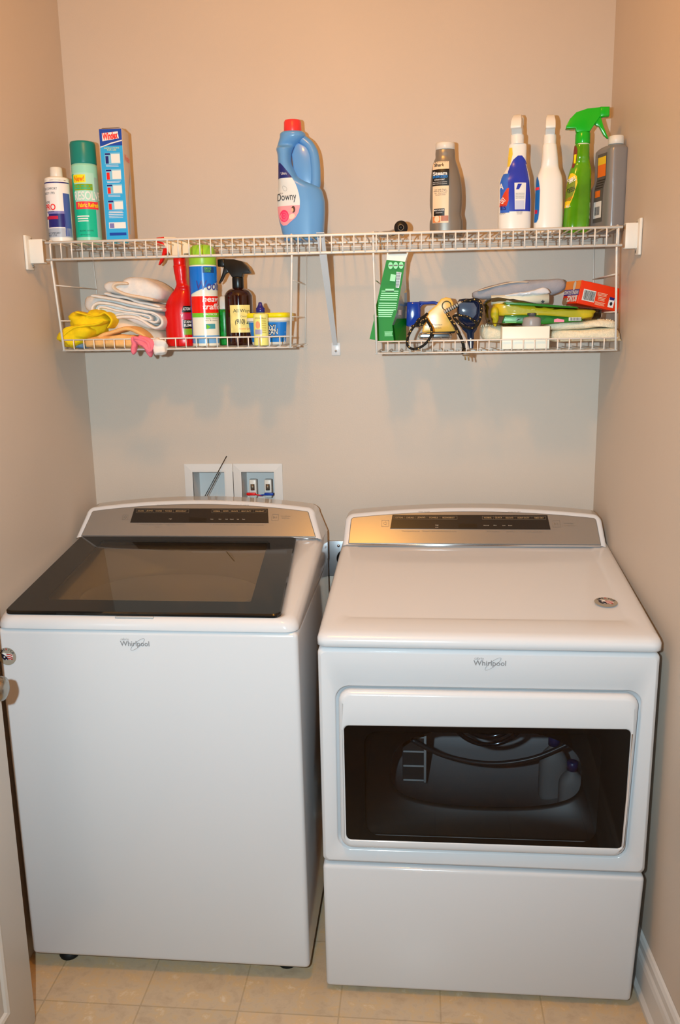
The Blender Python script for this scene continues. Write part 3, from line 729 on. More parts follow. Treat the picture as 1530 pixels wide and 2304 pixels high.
def sprayer(t, x, y, z, k, ang, m_head, m_trig, m_collar, rc=.0175, hc=.028, th=.026, m_noz=None, cones=None):
    """trigger head on a collar. z = top of collar; ang = direction of the nozzle in the floor plane"""
    dx, dy = math.cos(ang), math.sin(ang)
    fn = lambda a, c, d: (x+a*dx-d*dy, y+a*dy+d*dx, z+c)
    b = MB(); H = [(a*k, c*k) for a, c in SP_HEAD]
    fn2 = lambda a, c, d: fn(a, c, d*(1-.35*max(0, min(1, (c/k-100)/90))) * (1.0 if a/k < 110 else .75))
    b.prism(H, fn2, th, m_head, .004, 3)
    b.build('spray_head', t)
    b = MB(); b.prism([(a*k, c*k) for a, c in SP_TRIG], fn, th*.5, m_trig, .002, 2); b.build('trigger', t)
    b = MB(); b.prism([(128*k, 110*k), (131*k, 192*k), (205*k, 188*k), (205*k, 117*k)], fn, th*.82, m_noz or m_head, .003, 2); b.build('nozzle', t)
    b = MB(); b.lathe([(rc*.96, z-hc), (rc, z-hc+.002), (rc, z-.003), (rc*.93, z+.001), (rc*.7, z+.003)], m_collar, 36, (x, y, 0), rib=.03); b.build('collar', t)

# --- white squeeze bottle, far left
x, k, h = frame(133, 470, -.215, ZS)
t = thing('lotion_bottle', 'white bottle with white cap and red lettering, beside the left wall on the shelf', 'bottle', (x, -.215, ZS))
B = Body([(0, .0285, .0285), (.003, .0305, .0305), (h(425), .0312, .0312), (h(408), .0312, .0312), (h(402), .029, .029), (h(399), .018, .018)])
b = MB(); b.body(B, C('cream_plastic', (.93, .90, .84))); b.build('bottle_body', t)
b = MB(); b.lathe([(.0155, h(399)), (.0160, h(398)), (.0155, h(379)), (.014, h(377)), (.001, h(377))], M_plasticw, 28); b.build('cap', t)
b = MB(); al, ar = -.048, .048; nv_ = C('navy_print', (.10, .11, .42)); rd_ = C('red_print', (.85, .12, .08))
b.patch(B, al, ar, h(536), h(413), C('label_grey', (.86, .85, .86)), .0004, 24, 8); b.patch(B, al, ar, h(415.5), h(413), nv_, .0007, 24, 1)
b.patch(B, lambda v: -.024+.004*v, .026, h(514), h(484), nv_, .0006, 10, 6); b.patch(B, -.024, lambda v: .026-.0*v, h(484), h(478), C('violet_print', (.45, .45, .68)), .0006, 10, 1)
b.patch(B, .024, .046, h(534), h(438), C('blue_print', (.25, .35, .62)), .0006, 6, 4)
b.text(B, 'ON COMFORT', -.010, h(428), .006, M_txtd, width=.042); b.text(B, 'BODY·1793', -.013, h(438), .006, M_txtd, width=.034)
b.text(B, 'HOME', -.020, h(458), .006, M_txtd, width=.017); b.text(B, 'PRO', -.0135, h(469), .0155, rd_, width=.034, bold=.02)
b.text(B, 'SANITIZER', -.015, h(479), .003, M_txtd, width=.03)
b.patch(B, -.032, .008, h(496), h(489), C('crimson_print', (.68, .10, .25)), .0009, 8, 1); b.patch(B, al, ar, h(536), h(516), C('label_cool', (.62, .66, .72)), .0006, 24, 1)
b.text(B, 'ON COMFORT', -.010, h(527), .005, M_txtd, width=.042); b.text(B, 'BODY 1793', -.014, h(532), .004, M_txtd, width=.03)
b.build('label', t)
# --- teal aerosol can
x, k, h = frame(194, 440, -.19, ZS)
t = thing('aerosol_can', 'teal and green spray can with plain teal cap on the shelf', 'spray can', (x, -.19, ZS), 0)
r_ = .0332; B = Body([(0, r_*.96, r_*.96), (.003, r_, r_), (h(378), r_, r_), (h(373), r_*.97, r_*.97), (h(370), r_*.9, r_*.9)])
b = MB(); b.body(B, C('can_mint', (.55, .80, .72), .3)); b.build('can_body', t)
b = MB(); b.lathe([(r_*.99, h(371)), (r_, h(369)), (r_*.985, h(326)), (r_*.93, h(321)), (r_*.8, h(320)), (.001, h(320))], C('teal_cap', (.03, .47, .44), .35), 36); b.build('cap', t)
b = MB(); tg = C('can_green', (.02, .68, .55), .3); yl_ = C('yellow_print', (.98, .82, .05)); wt_ = C('white_print', (.95, .94, .92))
b.patch(B, -.036, .036, h(536), h(395), tg, .0004, 24, 10); b.patch(B, -.02, .036, h(470), h(393), C('can_pale', (.62, .82, .76), .3), .0006, 16, 6)
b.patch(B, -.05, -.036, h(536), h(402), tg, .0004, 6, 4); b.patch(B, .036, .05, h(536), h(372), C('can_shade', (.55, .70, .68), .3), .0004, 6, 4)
b.patch(B, -.022, .013, h(415), h(397), yl_, .0009, 8, 1); b.text(B, 'New!', -.0045, h(406), .014, C('orange_print', (.93, .35, .08)), width=.028, bold=.02, off=.0013)
b.patch(B, -.02, .03, h(432), h(418), C('olive_print', (.45, .60, .10)), .0009, 8, 1); hatch(b, B, -.018, .028, h(430), h(420), 2, tg, .0012)
b.text(B, 'RESOLVE', .017, h(444), .021, wt_, width=.076, bold=.015, off=.0012)
b.patch(B, -.019, .045, h(474), h(457), C('magenta_print', (.85, .20, .25)), .0009, 12, 1); b.text(B, 'Fabric Refresh', .017, h(465), .011, yl_, width=.056, bold=.02, off=.0013)
hatch(b, B, -.018, .016, h(503), h(487), 3, wt_); b.text(B, 'BLOCKS ODORS', .006, h(522), .004, M_txtd, width=.036); b.text(B, 'NET WT 22 OZ', .002, h(531), .003, M_txtd, width=.026)
b.build('label', t)
# --- blue carton
x, k, h = frame(264, 420, -.165, ZS)
t = thing('cleaner_carton', 'tall narrow blue carton standing on the shelf next to the teal can', 'carton', (x, -.165, ZS), math.radians(2))
hw = .0305; dp = .030; H1 = h(294)
m_blue = C('carton_blue', (.16, .62, .86), .35); b = MB()
b.hexa([(-hw, -dp, 0), (hw, -dp, 0), (hw, dp, 0), (-hw, dp, 0), (-hw, -dp, H1), (hw, -dp, H1), (hw, dp, H1*.995), (-hw, dp, H1*.995)], C('carton_side', (.72, .66, .60), .4), .0012, 2)
b.build('carton_body', t)
b = MB(); b.hexa([(-hw*.9, -dp*.9, H1-.001), (hw*.5, -dp*.9, H1-.001), (hw*.5, dp*.5, H1-.001), (-hw*.9, dp*.5, H1-.001), (-hw*.7, -dp*.9, H1+.002), (hw*.5, -dp*.9, H1+.002), (hw*.5, dp*.2, H1+.009), (-hw*.7, dp*.2, H1+.009)], C('flap_brown', (.30, .25, .20)), .0008, 1); b.build('top_flap', t)
b = MB(); sf = Plane((0, -dp, 0), (1, 0, 0), (0, 0, 1)); q = lambda zy: h(270+zy/4.78)
b.patch(sf, -hw+.0015, hw-.0008, .0015, H1-.0015, m_blue, .0004, 1, 1); b.patch(sf, -hw+.0015, hw-.0008, q(300), H1-.0015, C('carton_navy', (.05, .25, .62), .35), .0007, 1, 1)
b.poly(sf, [(-hw+.002, q(318)), (-hw+.002, q(310)), (0, q(268)), (hw-.001, q(240)), (hw-.001, q(252)), (0, q(282))], wt_, .0010)
b.poly(sf, [(-.022, q(250)), (-.022, q(165)), (.020, q(150)), (.022, q(225))], wt_, .0011); b.text(sf, 'Windex', .0, q(195), .017, C('logo_red', (.88, .12, .10)), width=.040, bold=.04, shear=.2, off=.0015, rot=.10)
b.text(sf, 'INSTRUCTIONS', .001, q(325), .004, yl_, width=.04, off=.001); b.text(sf, 'FOR USE', .001, q(345), .004, yl_, width=.024, off=.001)
for i, (z0, z1) in enumerate(((495, 375), (665, 550), (815, 710), (985, 880))):
    b.patch(sf, -.019, .022, q(z0), q(z1), C('panel_blue', (.45, .72, .88)), .0008, 1, 1); b.patch(sf, -.002, .021, q(z0-10), q(z1+15), wt_, .0011, 1, 1)
    b.patch(sf, -.017, -.009, q(z0-5), q(z1+35), C('logo_red', 0) if i else nv_, .0012, 1, 1); b.patch(sf, -.018, -.004, q(z1+22), q(z1+4), nv_, .0013, 1, 1)
    hatch(b, sf, -.018, .02, q(z0+32), q(z0+6), 2, wt_, .0009, .35, i)
b.patch(sf, -.020, .025, q(1180), q(1115), wt_, .0009, 1, 1); b.patch(sf, -.018, -.006, q(1175), q(1125), C('violet_print', 0), .0012, 1, 1)
hatch(b, sf, -.02, .024, q(1075), q(1005), 4, wt_, .0009, .3, 5); b.patch(sf, -.020, .025, q(1255), q(1225), C('carton_navy', 0), .0009, 1, 1)
s2 = Plane((hw, 0, 0), (0, 1, 0), (0, 0, 1)); b.text(s2, 'Windex', 0, q(420), .018, C('logo_red', 0), width=.045, off=.001, rot=0); b.poly(s2, [(-.02, q(1240)), (-.008, q(1240)), (.004, q(900)), (.022, q(620)), (.022, q(540)), (-.006, q(820))], C('carton_pale', (.60, .66, .72)), .0008)
b.build('print', t)
# --- blue softener bottle with handle
x, k, h = frame(677.6, 400, -.15, ZS); q = lambda zy: h(250+zy/5.1); X = lambda zx: (zx-600)/5.1*k
t = thing('softener_bottle', 'large light blue bottle with loop handle and coral red cap', 'bottle', (x, -.15, ZS))
m_db = mat('softener_blue', (.34, .56, .78), .3, coat=.2)
E_ = [(1395, 385, 845), (1330, 350, 855), (1250, 332, 862), (1150, 322, 868), (1050, 322, 868), (960, 330, 850), (920, 334, 838), (890, 337, 815), (865, 339, 775), (840, 341, 715), (815, 342, 655), (790, 343, 610), (760, 344, 570), (700, 345, 540), (600, 342, 500), (500, 338, 500), (440, 325, 520), (400, 335, 545), (350, 352, 610), (300, 368, 660), (262, 372, 660), (242, 392, 640)]
B = Body([(max(q(a), 0) if i else 0, (X(c)-X(l))/2, (.036 if a > 420 else min(.036, (X(c)-X(l))/2*.95)), (X(c)+X(l))/2, 0, 2.5 if a > 960 else 2.3) for i, (a, l, c) in enumerate(E_)], 4, True)
b = MB(); b.body(B, m_db, 44)
b.build('bottle_body', t)
b = MB(); b.tube([(X(600), 0, q(310)), (X(690), 0, q(380)), (X(745), 0, q(480)), (X(765), 0, q(620)), (X(768), 0, q(760)), (X(755), 0, q(880)), (X(700), 0, q(960))], [.012, .0125, .013, .0132, .0132, .014, .016], m_db, 14, k=4); b.build('handle', t)
b = MB(); b.prism([(X(p), q(r)) for p, r in ((560, 350), (680, 420), (740, 560), (745, 800), (700, 900), (600, 900), (520, 700), (500, 500))], lambda a, c, d: (a, d, c), .014, m_db, .003, 2); b.build('handle_web', t)
b = MB(); b.lathe([(.0225, q(246)), (.0228, q(243)), (.0220, q(125)), (.020, q(105)), (.012, q(103)), (.001, q(104))], C('coral_cap', (.90, .20, .20), .35), 40, (X(517), 0, 0), rib=.012); b.build('cap', t)
b = MB(); sfl = B
def SX(zx, zy):    # to coordinate measured from the section centre
    r = B.row(q(zy)); return X(zx)-r[3]
lab = [(1322, 395, 440), (1290, 368, 480), (1240, 350, 545), (1180, 338, 582), (1120, 332, 597), (1050, 330, 600), (980, 334, 593), (900, 338, 572), (850, 342, 552), (770, 350, 505), (700, 355, 455), (640, 362, 410), (612, 372, 385)]
def band(y0, y1, m_, off, l_add=0, rcap=None):
    V = []; F = []; n = 12; ys = [y0+(y1-y0)*i/48 for i in range(49)]
    for yy in ys:
        for i in range(len(lab)-1):
            if lab[i][0] >= yy >= lab[i+1][0]:
                f_ = (lab[i][0]-yy)/(lab[i][0]-lab[i+1][0]); l_ = lerp(lab[i][1], lab[i+1][1], f_)+l_add; r_2 = lerp(lab[i][2], lab[i+1][2], f_); break
        for j in range(n+1): V.append(B.at(SX(lerp(l_, r_2, j/n), yy), q(yy), off))
    for i in range(48):
        for j in range(n): a = i*(n+1)+j; F.append((a, a+1, a+n+2, a+n+1))
    b.add(V, F, m_)
band(1322, 612, C('label_ice', (.80, .83, .84)), .0010); band(785, 612, C('label_navy', (.08, .13, .42)), .0014)
band(1322, 1100, C('label_pink', (.88, .58, .62)), .0014)
def zt(t_, zx, zy, hh, m_, w_, **kw): b.text(B, t_, SX(zx, zy), q(zy), hh*k/5.1, m_, width=w_*k/5.1, **kw)
zt('Downy', 448, 1010, 85, M_txtd, 225, off=.0020, bold=.0); zt('Ultra', 425, 735, 30, wt_, 60, off=.0022); zt('ultra', 385, 952, 18, M_txtg, 45, off=.0020)
for rr, dx_, dz_2, cc in ((.0125, 0, 0, C('rose', (.86, .20, .40))), (.0095, .001, -.001, C('rose_mid', (.88, .36, .50))), (.0068, -.0005, .0006, C('rose', 0)), (.0045, .0006, 0, C('rose_mid', 0)), (.0022, 0, .0004, C('rose', 0))):
    b.disc(B, SX(415, 1215)+dx_, q(1215)+dz_2, rr, rr*1.2, cc, .0017+(.0125-rr)*.06)
b.disc(B, SX(505, 1225), q(1225), .0085, .0060, C('blush_print', (.92, .76, .70)), .0018, rot=.5)
b.disc(B, SX(524, 1145), q(1145), .0050, .0085, C('hair_brown', (.30, .18, .13)), .0020); b.disc(B, SX(513, 1152), q(1152), .0032, .0050, C('skin_print', (.82, .64, .54)), .0024)
ring = [B.at(SX(432, 903)+.0052*math.cos(a*PI/8), q(903)+.0062*math.sin(a*PI/8), .0018) for a in range(16)]; b.tube(ring, .0002, M_txtd, 4, True)
b.build('label', t)
# --- black and chrome hose nozzle lying down
x, k, h = frame(902, 501, -.235, ZS); t = thing('hose_nozzle', 'small black ended chrome fitting lying on the shelf left of the silver bottle', 'hose fitting', (x, -.2, ZS))
b = MB(); b.lathe([(.0163, -.024), (.0172, -.022), (.0172, -.006), (.0160, -.004), (.0150, .022)], mat('nozzle_black', (.06, .065, .075), .35), 32, (0, -.01, .0182), 'y', True, True)
b.build('end_cap', t)
b = MB(); P = [Vector((.0068*math.cos(2*PI*j/24), -.0345, .0182+.0068*math.sin(2*PI*j/24))) for j in range(24)]; b.tube(P, .0007, C('tan_rubber', (.50, .44, .36)), 6, True); b.lathe([(.0062, -.0342), (.001, -.0343)], mat('bore_black', (.02, .02, .02), .6), 20, (0, 0, .0182), 'y'); b.build('opening', t)
b = MB(); b.tube([(.004, .008, .0125), (-.03, .018, .0078), (-.066, .022, .0072)], [.0115, .009, .0068], M_chrome, 18, k=3); b.lathe([(.0072, -.072), (.0078, -.070), (.0078, -.060), (.0068, -.058)], M_chrome, 18, (0, .022, .0078), 'x'); b.build('tube', t)
# --- silver steam cleaner bottle
x, k, h = frame(1004, 430, -.15, ZS); q = lambda zy: h(290+zy/5.1); X = lambda zx: (zx-938)/5.1*k
t = thing('steam_cleaner_bottle', 'silver waisted bottle with cream cap and black striped label', 'bottle', (x, -.15, ZS))
E_ = [(1135, 752, 1130), (1080, 750, 1132), (1030, 762, 1122), (980, 768, 1112), (900, 752, 1120), (800, 750, 1122), (650, 756, 1112), (520, 766, 1088), (430, 778, 1062), (370, 800, 1042), (330, 812, 1036), (280, 812, 1034), (240, 816, 1030)]
B = Body([(max(q(a), 0) if i else 0, (X(c)-X(l))/2, min(.030, (X(c)-X(l))/2*.85), (X(c)+X(l))/2, 0, 2.3) for i, (a, l, c) in enumerate(E_)], 4, True)
m_sil = mat('bottle_silver', (.50, .48, .45), .3, metal=.45)
b = MB(); b.body(B, m_sil, 44); b.build('bottle_body', t)
b = MB(); b.lathe([(.0235, q(245)), (.0245, q(242)), (.0243, q(175)), (.023, q(165)), (.001, q(164))], M_plasticw, 44, (X(922), 0, 0), rib=.01); b.build('cap', t)
b = MB(); SX = lambda zx, zy: X(zx)-B.row(q(zy))[3]
def zp(x0, x1, y0, y1, m_, off, nu=8, nv=8):
    V = []; F = []
    for i in range(nv+1):
        for j in range(nu+1): yy = lerp(y0, y1, i/nv); V.append(B.at(SX(lerp(x0, x1, j/nu), yy), q(yy), off))
    for i in range(nv):
        for j in range(nu): a = i*(nu+1)+j; F.append((a, a+1, a+nu+2, a+nu+1))
    b.add(V, F, m_)
bk = C('label_black', (.07, .065, .06)); cr = C('label_cream', (.86, .76, .64))
zp(790, 950, 400, 350, m_sil, .0005); zp(785, 962, 1090, 390, cr, .0006, 8, 16); zp(783, 965, 670, 480, bk, .0011); zp(800, 918, 1010, 928, bk, .0011)
zt('Shark', 855, 430, 36, bk, 108, bold=.02, off=.0014, shear=.15); zt('Steam', 866, 528, 40, wt_, 150, bold=.03, off=.0016); zt('ENERGIZED', 870, 566, 26, C('print_azure', (.10, .50, .85)), 158, bold=.02, off=.0016); zt('cleanser', 862, 597, 22, wt_, 112, off=.0016)
for yy in (628, 648): zt('MULTI SURFACE CLEANING', 866, yy, 10, wt_, 150, off=.0016)
for i, s_ in enumerate(('Use with Shark', 'Steam & Spray Mops', 'or Vacuum', 'See back for details')): zt(s_, 872, 712+i*20, 14, bk, 150-abs(i-1)*20, off=.0014)
zt('MULTI-FLOOR', 860, 946, 16, wt_, 108, off=.0016, bold=.02); zt('CONCENTRATE', 858, 975, 11, wt_, 75, off=.0016)
zp(790, 870, 1085, 1015, C('label_orange', (.80, .48, .28)), .0012); zp(880, 960, 1070, 1010, C('label_rust', (.65, .40, .28)), .0012); b.disc(B, SX(835, 1045), q(1045), .006, .008, cr, .0016)
b.build('label', t)
# --- spray bottles on the right
def spray_body(zc, E_, Y, m_, name, lab, rot=0, n=2.4, dr=.72, zb=ZS, ox=1080, oy=230, kk=4.026, py=430, k2=4, dmax=.036):
    x, k, h = frame(ox+zc/kk, py, Y, zb); q = lambda zy: h(oy+zy/kk); X = lambda zx: (zx-zc)/kk*k
    t = thing(name, lab, 'spray bottle', (x, Y, zb), rot)
    B = Body([(max(q(a), 0) if i else 0, (X(c)-X(l))/2, min(dmax, (X(c)-X(l))/2*(dr if (c-l) > 150 else .95)), (X(c)+X(l))/2, 0, n) for i, (a, l, c) in enumerate(E_)], k2, True)
    b = MB(); b.body(B, m_, 44); b.build('bottle_body', t); return t, B, q, X, k
def zpatch(b, B, q, X, rows, m_, off, nu=8):
    """rows: (zy, zx_left, zx_right)"""
    V = []; F = []; R = []
    for i in range(len(rows)-1):
        for j in range(4): R.append(tuple(lerp(a, c, j/4) for a, c in zip(rows[i], rows[i+1])))
    R.append(rows[-1])
    for yy, l_, r_2 in R:
        cxx = B.row(q(yy))[3]
        for j in range(nu+1): V.append(B.at(X(lerp(l_, r_2, j/nu))-cxx, q(yy), off))
    for i in range(len(R)-1):
        for j in range(nu): a = i*(nu+1)+j; F.append((a, a+1, a+nu+2, a+nu+1))
    b.add(V, F, m_)
def ztext(b, B, q, X, s_, zx, zy, hh, m_, w_, kz, **kw): b.text(B, s_, X(zx)-B.row(q(zy))[3], q(zy), hh*kz, m_, width=w_*kz, **kw)
m_cream = C('cream_plastic', 0)
E7 = [(1120, 176, 458), (1105, 168, 464), (900, 168, 463), (740, 172, 448), (690, 182, 444), (640, 212, 432), (590, 240, 418), (540, 248, 410), (400, 252, 410), (385, 262, 400)]
t, B, q, X, k = spray_body(316, E7, -.165, m_cream, 'spray_bottle', 'blue and white spray bottle with cream trigger head on the shelf')
kz = k/4.026
sprayer(t, X(325), 0, q(300), .00027, math.radians(78), m_cream, m_cream, m_cream, .0165, .024, .026)
b = MB(); m_b1 = C('shrink_blue', (.14, .22, .66), .25); m_b2 = C('shrink_mid', (.18, .38, .75), .25)
zpatch(b, B, q, X, [(1000, 262, 475), (900, 250, 475), (740, 240, 460), (640, 245, 440), (590, 262, 424), (530, 290, 395), (495, 330, 365)], m_b1, .0006)
zpatch(b, B, q, X, [(1010, 185, 262), (740, 180, 245), (690, 192, 250), (655, 210, 260)], m_b2, .0007, 5)
zpatch(b, B, q, X, [(590, 242, 262), (480, 252, 285), (420, 256, 280)], C('shrink_yellow', (.95, .75, .25), .25), .0007, 3)
zpatch(b, B, q, X, [(985, 308, 398), (745, 300, 402)], C('shrink_white', (.84, .86, .88), .25), .0011, 6)
zpatch(b, B, q, X, [(985, 310, 388), (905, 312, 388)], C('shrink_pale', (.72, .76, .86), .25), .0014, 4); zpatch(b, B, q, X, [(805, 315, 340), (755, 330, 365)], m_b1, .0016, 3)
for i in range(4): ztext(b, B, q, X, 'DIRECTIONS FOR USE', 350, 842+i*14, 8, M_txtd, 75, kz, off=.0016)
for i in range(3): ztext(b, B, q, X, 'ON-OFF SPRAY', 350, 1000+i*13, 8, M_txtd, 56-i*5, kz, off=.0012)
zpatch(b, B, q, X, [(955, 180, 235), (900, 184, 254), (830, 215, 252), (790, 240, 256)], C('logo_rust', (.75, .22, .12)), .0012, 4); ztext(b, B, q, X, 'OXY', 205, 900, 40, wt_, 48, kz, off=.0016, bold=.03, rot=.8)
ztext(b, B, q, X, 'A', 192, 770, 50, wt_, 34, kz, off=.0014, bold=.03); ztext(b, B, q, X, 'ES', 212, 965, 38, nv_, 46, kz, off=.0014, bold=.02); ztext(b, B, q, X, 'STAIN', 205, 1015, 18, M_txtg, 44, kz, off=.0014)
b.build('label', t)
E8 = [(1120, 505, 745), (1105, 496, 754), (900, 502, 750), (730, 508, 742), (680, 515, 735), (640, 528, 722), (590, 545, 704), (520, 553, 696), (400, 556, 680), (380, 562, 672)]
t, B, q, X, k = spray_body(625, E8, -.165, m_cream, 'spray_bottle', 'plain cream spray bottle with a blue label on its left side')
sprayer(t, X(618), 0, q(300), .00027, math.radians(84), m_cream, m_cream, m_cream, .0155, .022, .024)
b = MB(); zpatch(b, B, q, X, [(1092, 500, 516), (1060, 500, 530), (980, 503, 536), (800, 506, 538), (720, 508, 528), (672, 514, 518)], C('label_ultramarine', (.05, .38, .68), .3), .0012, 6)
zpatch(b, B, q, X, [(800, 506, 534), (775, 507, 534)], C('magenta_print', 0), .0018, 3); zpatch(b, B, q, X, [(1015, 504, 522), (980, 504, 522)], C('crimson_print', 0), .0018, 3)
b.build('label', t)
E9 = [(1120, 770, 992), (1105, 762, 998), (1000, 768, 1000), (800, 782, 1000), (700, 792, 1000), (640, 803, 1000), (600, 815, 996), (560, 828, 984), (500, 834, 976), (440, 838, 974), (395, 842, 972), (380, 848, 966)]
m_gb = mat('green_liquid', (.30, .55, .06), .12, var=.25, scale=14, coat=.5)
t, B, q, X, k = spray_body(905, E9, -.165, m_gb, 'spray_bottle', 'green spray bottle with bright green trigger head, right of the cream one')
kz = k/4.026; m_gh = C('head_green', (.10, .66, .12), .2)
sprayer(t, X(912), 0, q(280), .000298, math.radians(-6), m_gh, m_gh, m_gh, .0178, .026, .027)
b = MB(); zpatch(b, B, q, X, [(600, 822, 838), (540, 832, 858), (440, 838, 862), (400, 842, 850)], C('label_plum', (.45, .20, .15)), .0008, 4)
zpatch(b, B, q, X, [(960, 772, 800), (860, 778, 838), (740, 788, 868), (680, 800, 862), (650, 812, 830)], C('label_lemon', (.85, .72, .12)), .0008, 6); zpatch(b, B, q, X, [(900, 776, 815), (800, 782, 850), (700, 796, 850)], C('label_moss', (.40, .50, .15)), .0012, 6)
zpatch(b, B, q, X, [(560, 838, 852), (480, 840, 856)], yl_, .0012, 3)
ztext(b, B, q, X, 'SIMPLE', 824, 710, 40, wt_, 60, kz, off=.0016, bold=.02, rot=.5); ztext(b, B, q, X, 'GREEN', 818, 800, 40, M_txtd, 60, kz, off=.0016, bold=.02, rot=.5); ztext(b, B, q, X, 'CLEAN', 806, 880, 22, C('orange_print', 0), 50, kz, off=.0016, rot=.5)
ztext(b, B, q, X, 'ALL', 798, 945, 26, wt_, 36, kz, off=.0014, rot=.3)
b.build('label', t)
b = MB(); b.lathe([(.0172, q(392)), (.0186, q(388)), (.0172, q(380))], C('neck_white', (.80, .85, .75)), 30, (X(908), 0, 0)); b.build('neck_ring', t)
# --- silver flat bottle, edge on
x, k, h = frame(1382, 420, -.165, ZS); q = lambda zy: h(230+zy/4.026)
t = thing('cleaner_bottle', 'flat silver grey bottle with cream cap against the right wall', 'bottle', (x-.008, -.150, ZS), math.radians(-70))
m_s2 = mat('bottle_pewter', (.52, .52, .53), .28, metal=.35)
B = Body([(0, .052, .023, -.010, 0, 4.5), (.004, .056, .026, -.010, 0, 4.5), (q(800), .056, .026, -.010, 0, 4.5), (q(700), .045, .026, .001, 0, 4.5), (q(460), .045, .026, .001, 0, 4.5), (q(420), .043, .025, .002, 0, 4), (q(398), .032, .022, .008, 0, 3), (q(392), .016, .016, .020, 0, 2)], 4, True)
b = MB(); b.body(B, m_s2, 56); b.build('bottle_body', t)
b = MB(); b.lathe([(.0185, q(388)), (.0192, q(386)), (.0190, q(318)), (.0175, q(311)), (.001, q(310))], M_plasticw, 40, (.020, 0, 0), rib=.012); b.build('cap', t)
b = MB(); sf = B; b.patch(B, -.02, .022, q(1080), q(460), C('label_graphite', (.30, .30, .29)), .0006, 8, 8); b.patch(B, -.016, .020, q(670), q(500), C('label_amber', (.92, .42, .05)), .0010, 6, 4); b.patch(B, -.016, .020, q(560), q(490), C('label_gold', (.95, .72, .10)), .0012, 6, 3); b.patch(B, -.014, .010, q(850), q(790), C('label_amber', 0), .0010, 4, 2)
hatch(b, B, -.016, .02, q(780), q(690), 4, bk, .0010); b.patch(B, -.018, .018, q(1040), q(890), wt_, .0010, 4, 4); barcode(b, B, -.014, .012, q(1020), q(930), True, .0013)
b.build('label', t)

# ================================================================== left basket
zq = 1.523
E10 = [(1100, 52, 330), (1080, 46, 338), (1000, 44, 336), (850, 44, 330), (760, 46, 325), (700, 58, 320), (640, 84, 316), (590, 118, 312), (550, 152, 308), (515, 172, 304), (490, 178, 286), (465, 176, 284), (445, 170, 280), (410, 168, 284), (380, 162, 284), (345, 158, 286), (310, 156, 284), (298, 164, 278)]
m_red = mat('spray_red', (.78, .03, .03), .28, coat=.2)
t, B, q, X, k = spray_body(200, E10, -.165, m_red, 'spray_bottle', 'red spray bottle with red trigger, beside the white and blue tall can', zb=zq, ox=360, oy=530, kk=4.5, py=680, n=2.3, dmax=.033)
kz = k/4.5
sprayer(t, X(220), 0, q(228), .00029, math.radians(172), C('head_cream', (.86, .80, .70)), m_red, m_red, .0160, .020, .024, m_noz=m_red)
b = MB(); zpatch(b, B, q, X, [(780, 240, 318), (715, 255, 314)], bk, .0010); zpatch(b, B, q, X, [(850, 235, 322), (790, 238, 320)], C('crimson_print', 0), .0010); zpatch(b, B, q, X, [(940, 243, 326), (855, 246, 322)], bk, .0010); zpatch(b, B, q, X, [(1005, 250, 330), (945, 248, 326)], C('olive_print', 0), .0010)
ztext(b, B, q, X, 'ACTION', 282, 745, 30, wt_, 60, kz, off=.0014, bold=.02); ztext(b, B, q, X, 'STAIN', 286, 875, 26, wt_, 60, kz, off=.0014, bold=.02); ztext(b, B, q, X, 'ELIM', 286, 910, 26, wt_, 60, kz, off=.0014, bold=.02); ztext(b, B, q, X, 'V', 240, 815, 34, wt_, 22, kz, off=.0014, bold=.03)
b.build('label', t)
# tall aerosol with lime cap
x, k, h = frame(460, 680, -.195, zq); q = lambda zy: h(530+zy/4.5)
t = thing('aerosol_can', 'tall white and blue spray can with lime green domed cap', 'spray can', (x, -.195, zq))
r_ = .0365; B = Body([(0, r_*.96, r_*.96), (.003, r_, r_), (q(315), r_, r_), (q(305), r_*.98, r_*.98), (q(300), r_*.92, r_*.92)])
b = MB(); b.body(B, C('can_white', (.90, .86, .80), .22)); b.build('can_body', t)
b = MB(); b.lathe([(r_*.99, q(302)), (r_, q(298)), (r_*.985, q(200)), (r_*.93, q(150)), (r_*.82, q(120)), (r_*.65, q(103)), (r_*.62, q(100)), (r_*.4, q(94)), (.001, q(93))], C('lime_cap', (.54, .74, .20), .35), 40); b.build('cap', t)
b = MB(); cb = C('can_blue', (.05, .42, .78), .22); 
b.patch(B, -.055, -.034, q(1085), q(315), C('can_royal', (.12, .18, .60), .22), .0005, 8, 4)
b.patch(B, -.034, .056, q(470), q(318), cb, .0009, 24, 6); b.patch(B, -.034, lambda v: lerp(-.034, .056, v), q(600), q(470), cb, .0009, 30, 20)
b.patch(B, -.034, .056, q(1088), q(1010), C('can_sky', (.40, .62, .82), .22), .0005, 14, 2)
def zb_(s_, zx, zy, hh, m_, w_, **kw): b.text(B, s_, (zx-447)/4.5*k, q(zy), hh*k/4.5, m_, width=w_*k/4.5, **kw)
zb_('Woolite', 572, 510, 95, C('logo_indigo', (.22, .25, .55)), 330, bold=.012, shear=.15, off=.0016)
b.patch(B, -.032, .056, q(790), q(618), C('can_red', (.85, .10, .06), .22), .0009, 14, 2); zb_('heavy', 568, 655, 58, wt_, 215, bold=.015, shear=.15, off=.0014); zb_('traffic', 568, 722, 58, wt_, 215, bold=.015, shear=.15, off=.0014)
b.patch(B, -.032, .056, q(828), q(785), C('can_leaf', (.40, .72, .18), .22), .0011, 14, 2); zb_('+ PROTECTOR', 540, 800, 18, wt_, 150, bold=.02, off=.0015)
zb_('Deep cleans', 545, 842, 14, M_txtg, 150); zb_('dirt & stains', 545, 860, 14, M_txtg, 150)
b.patch(B, .009, .036, q(945), q(895), C('badge_teal', (.25, .55, .60)), .0010, 6, 2); b.disc(B, .015, q(925), .0075, .0075, C('can_leaf', 0), .0014, 3)
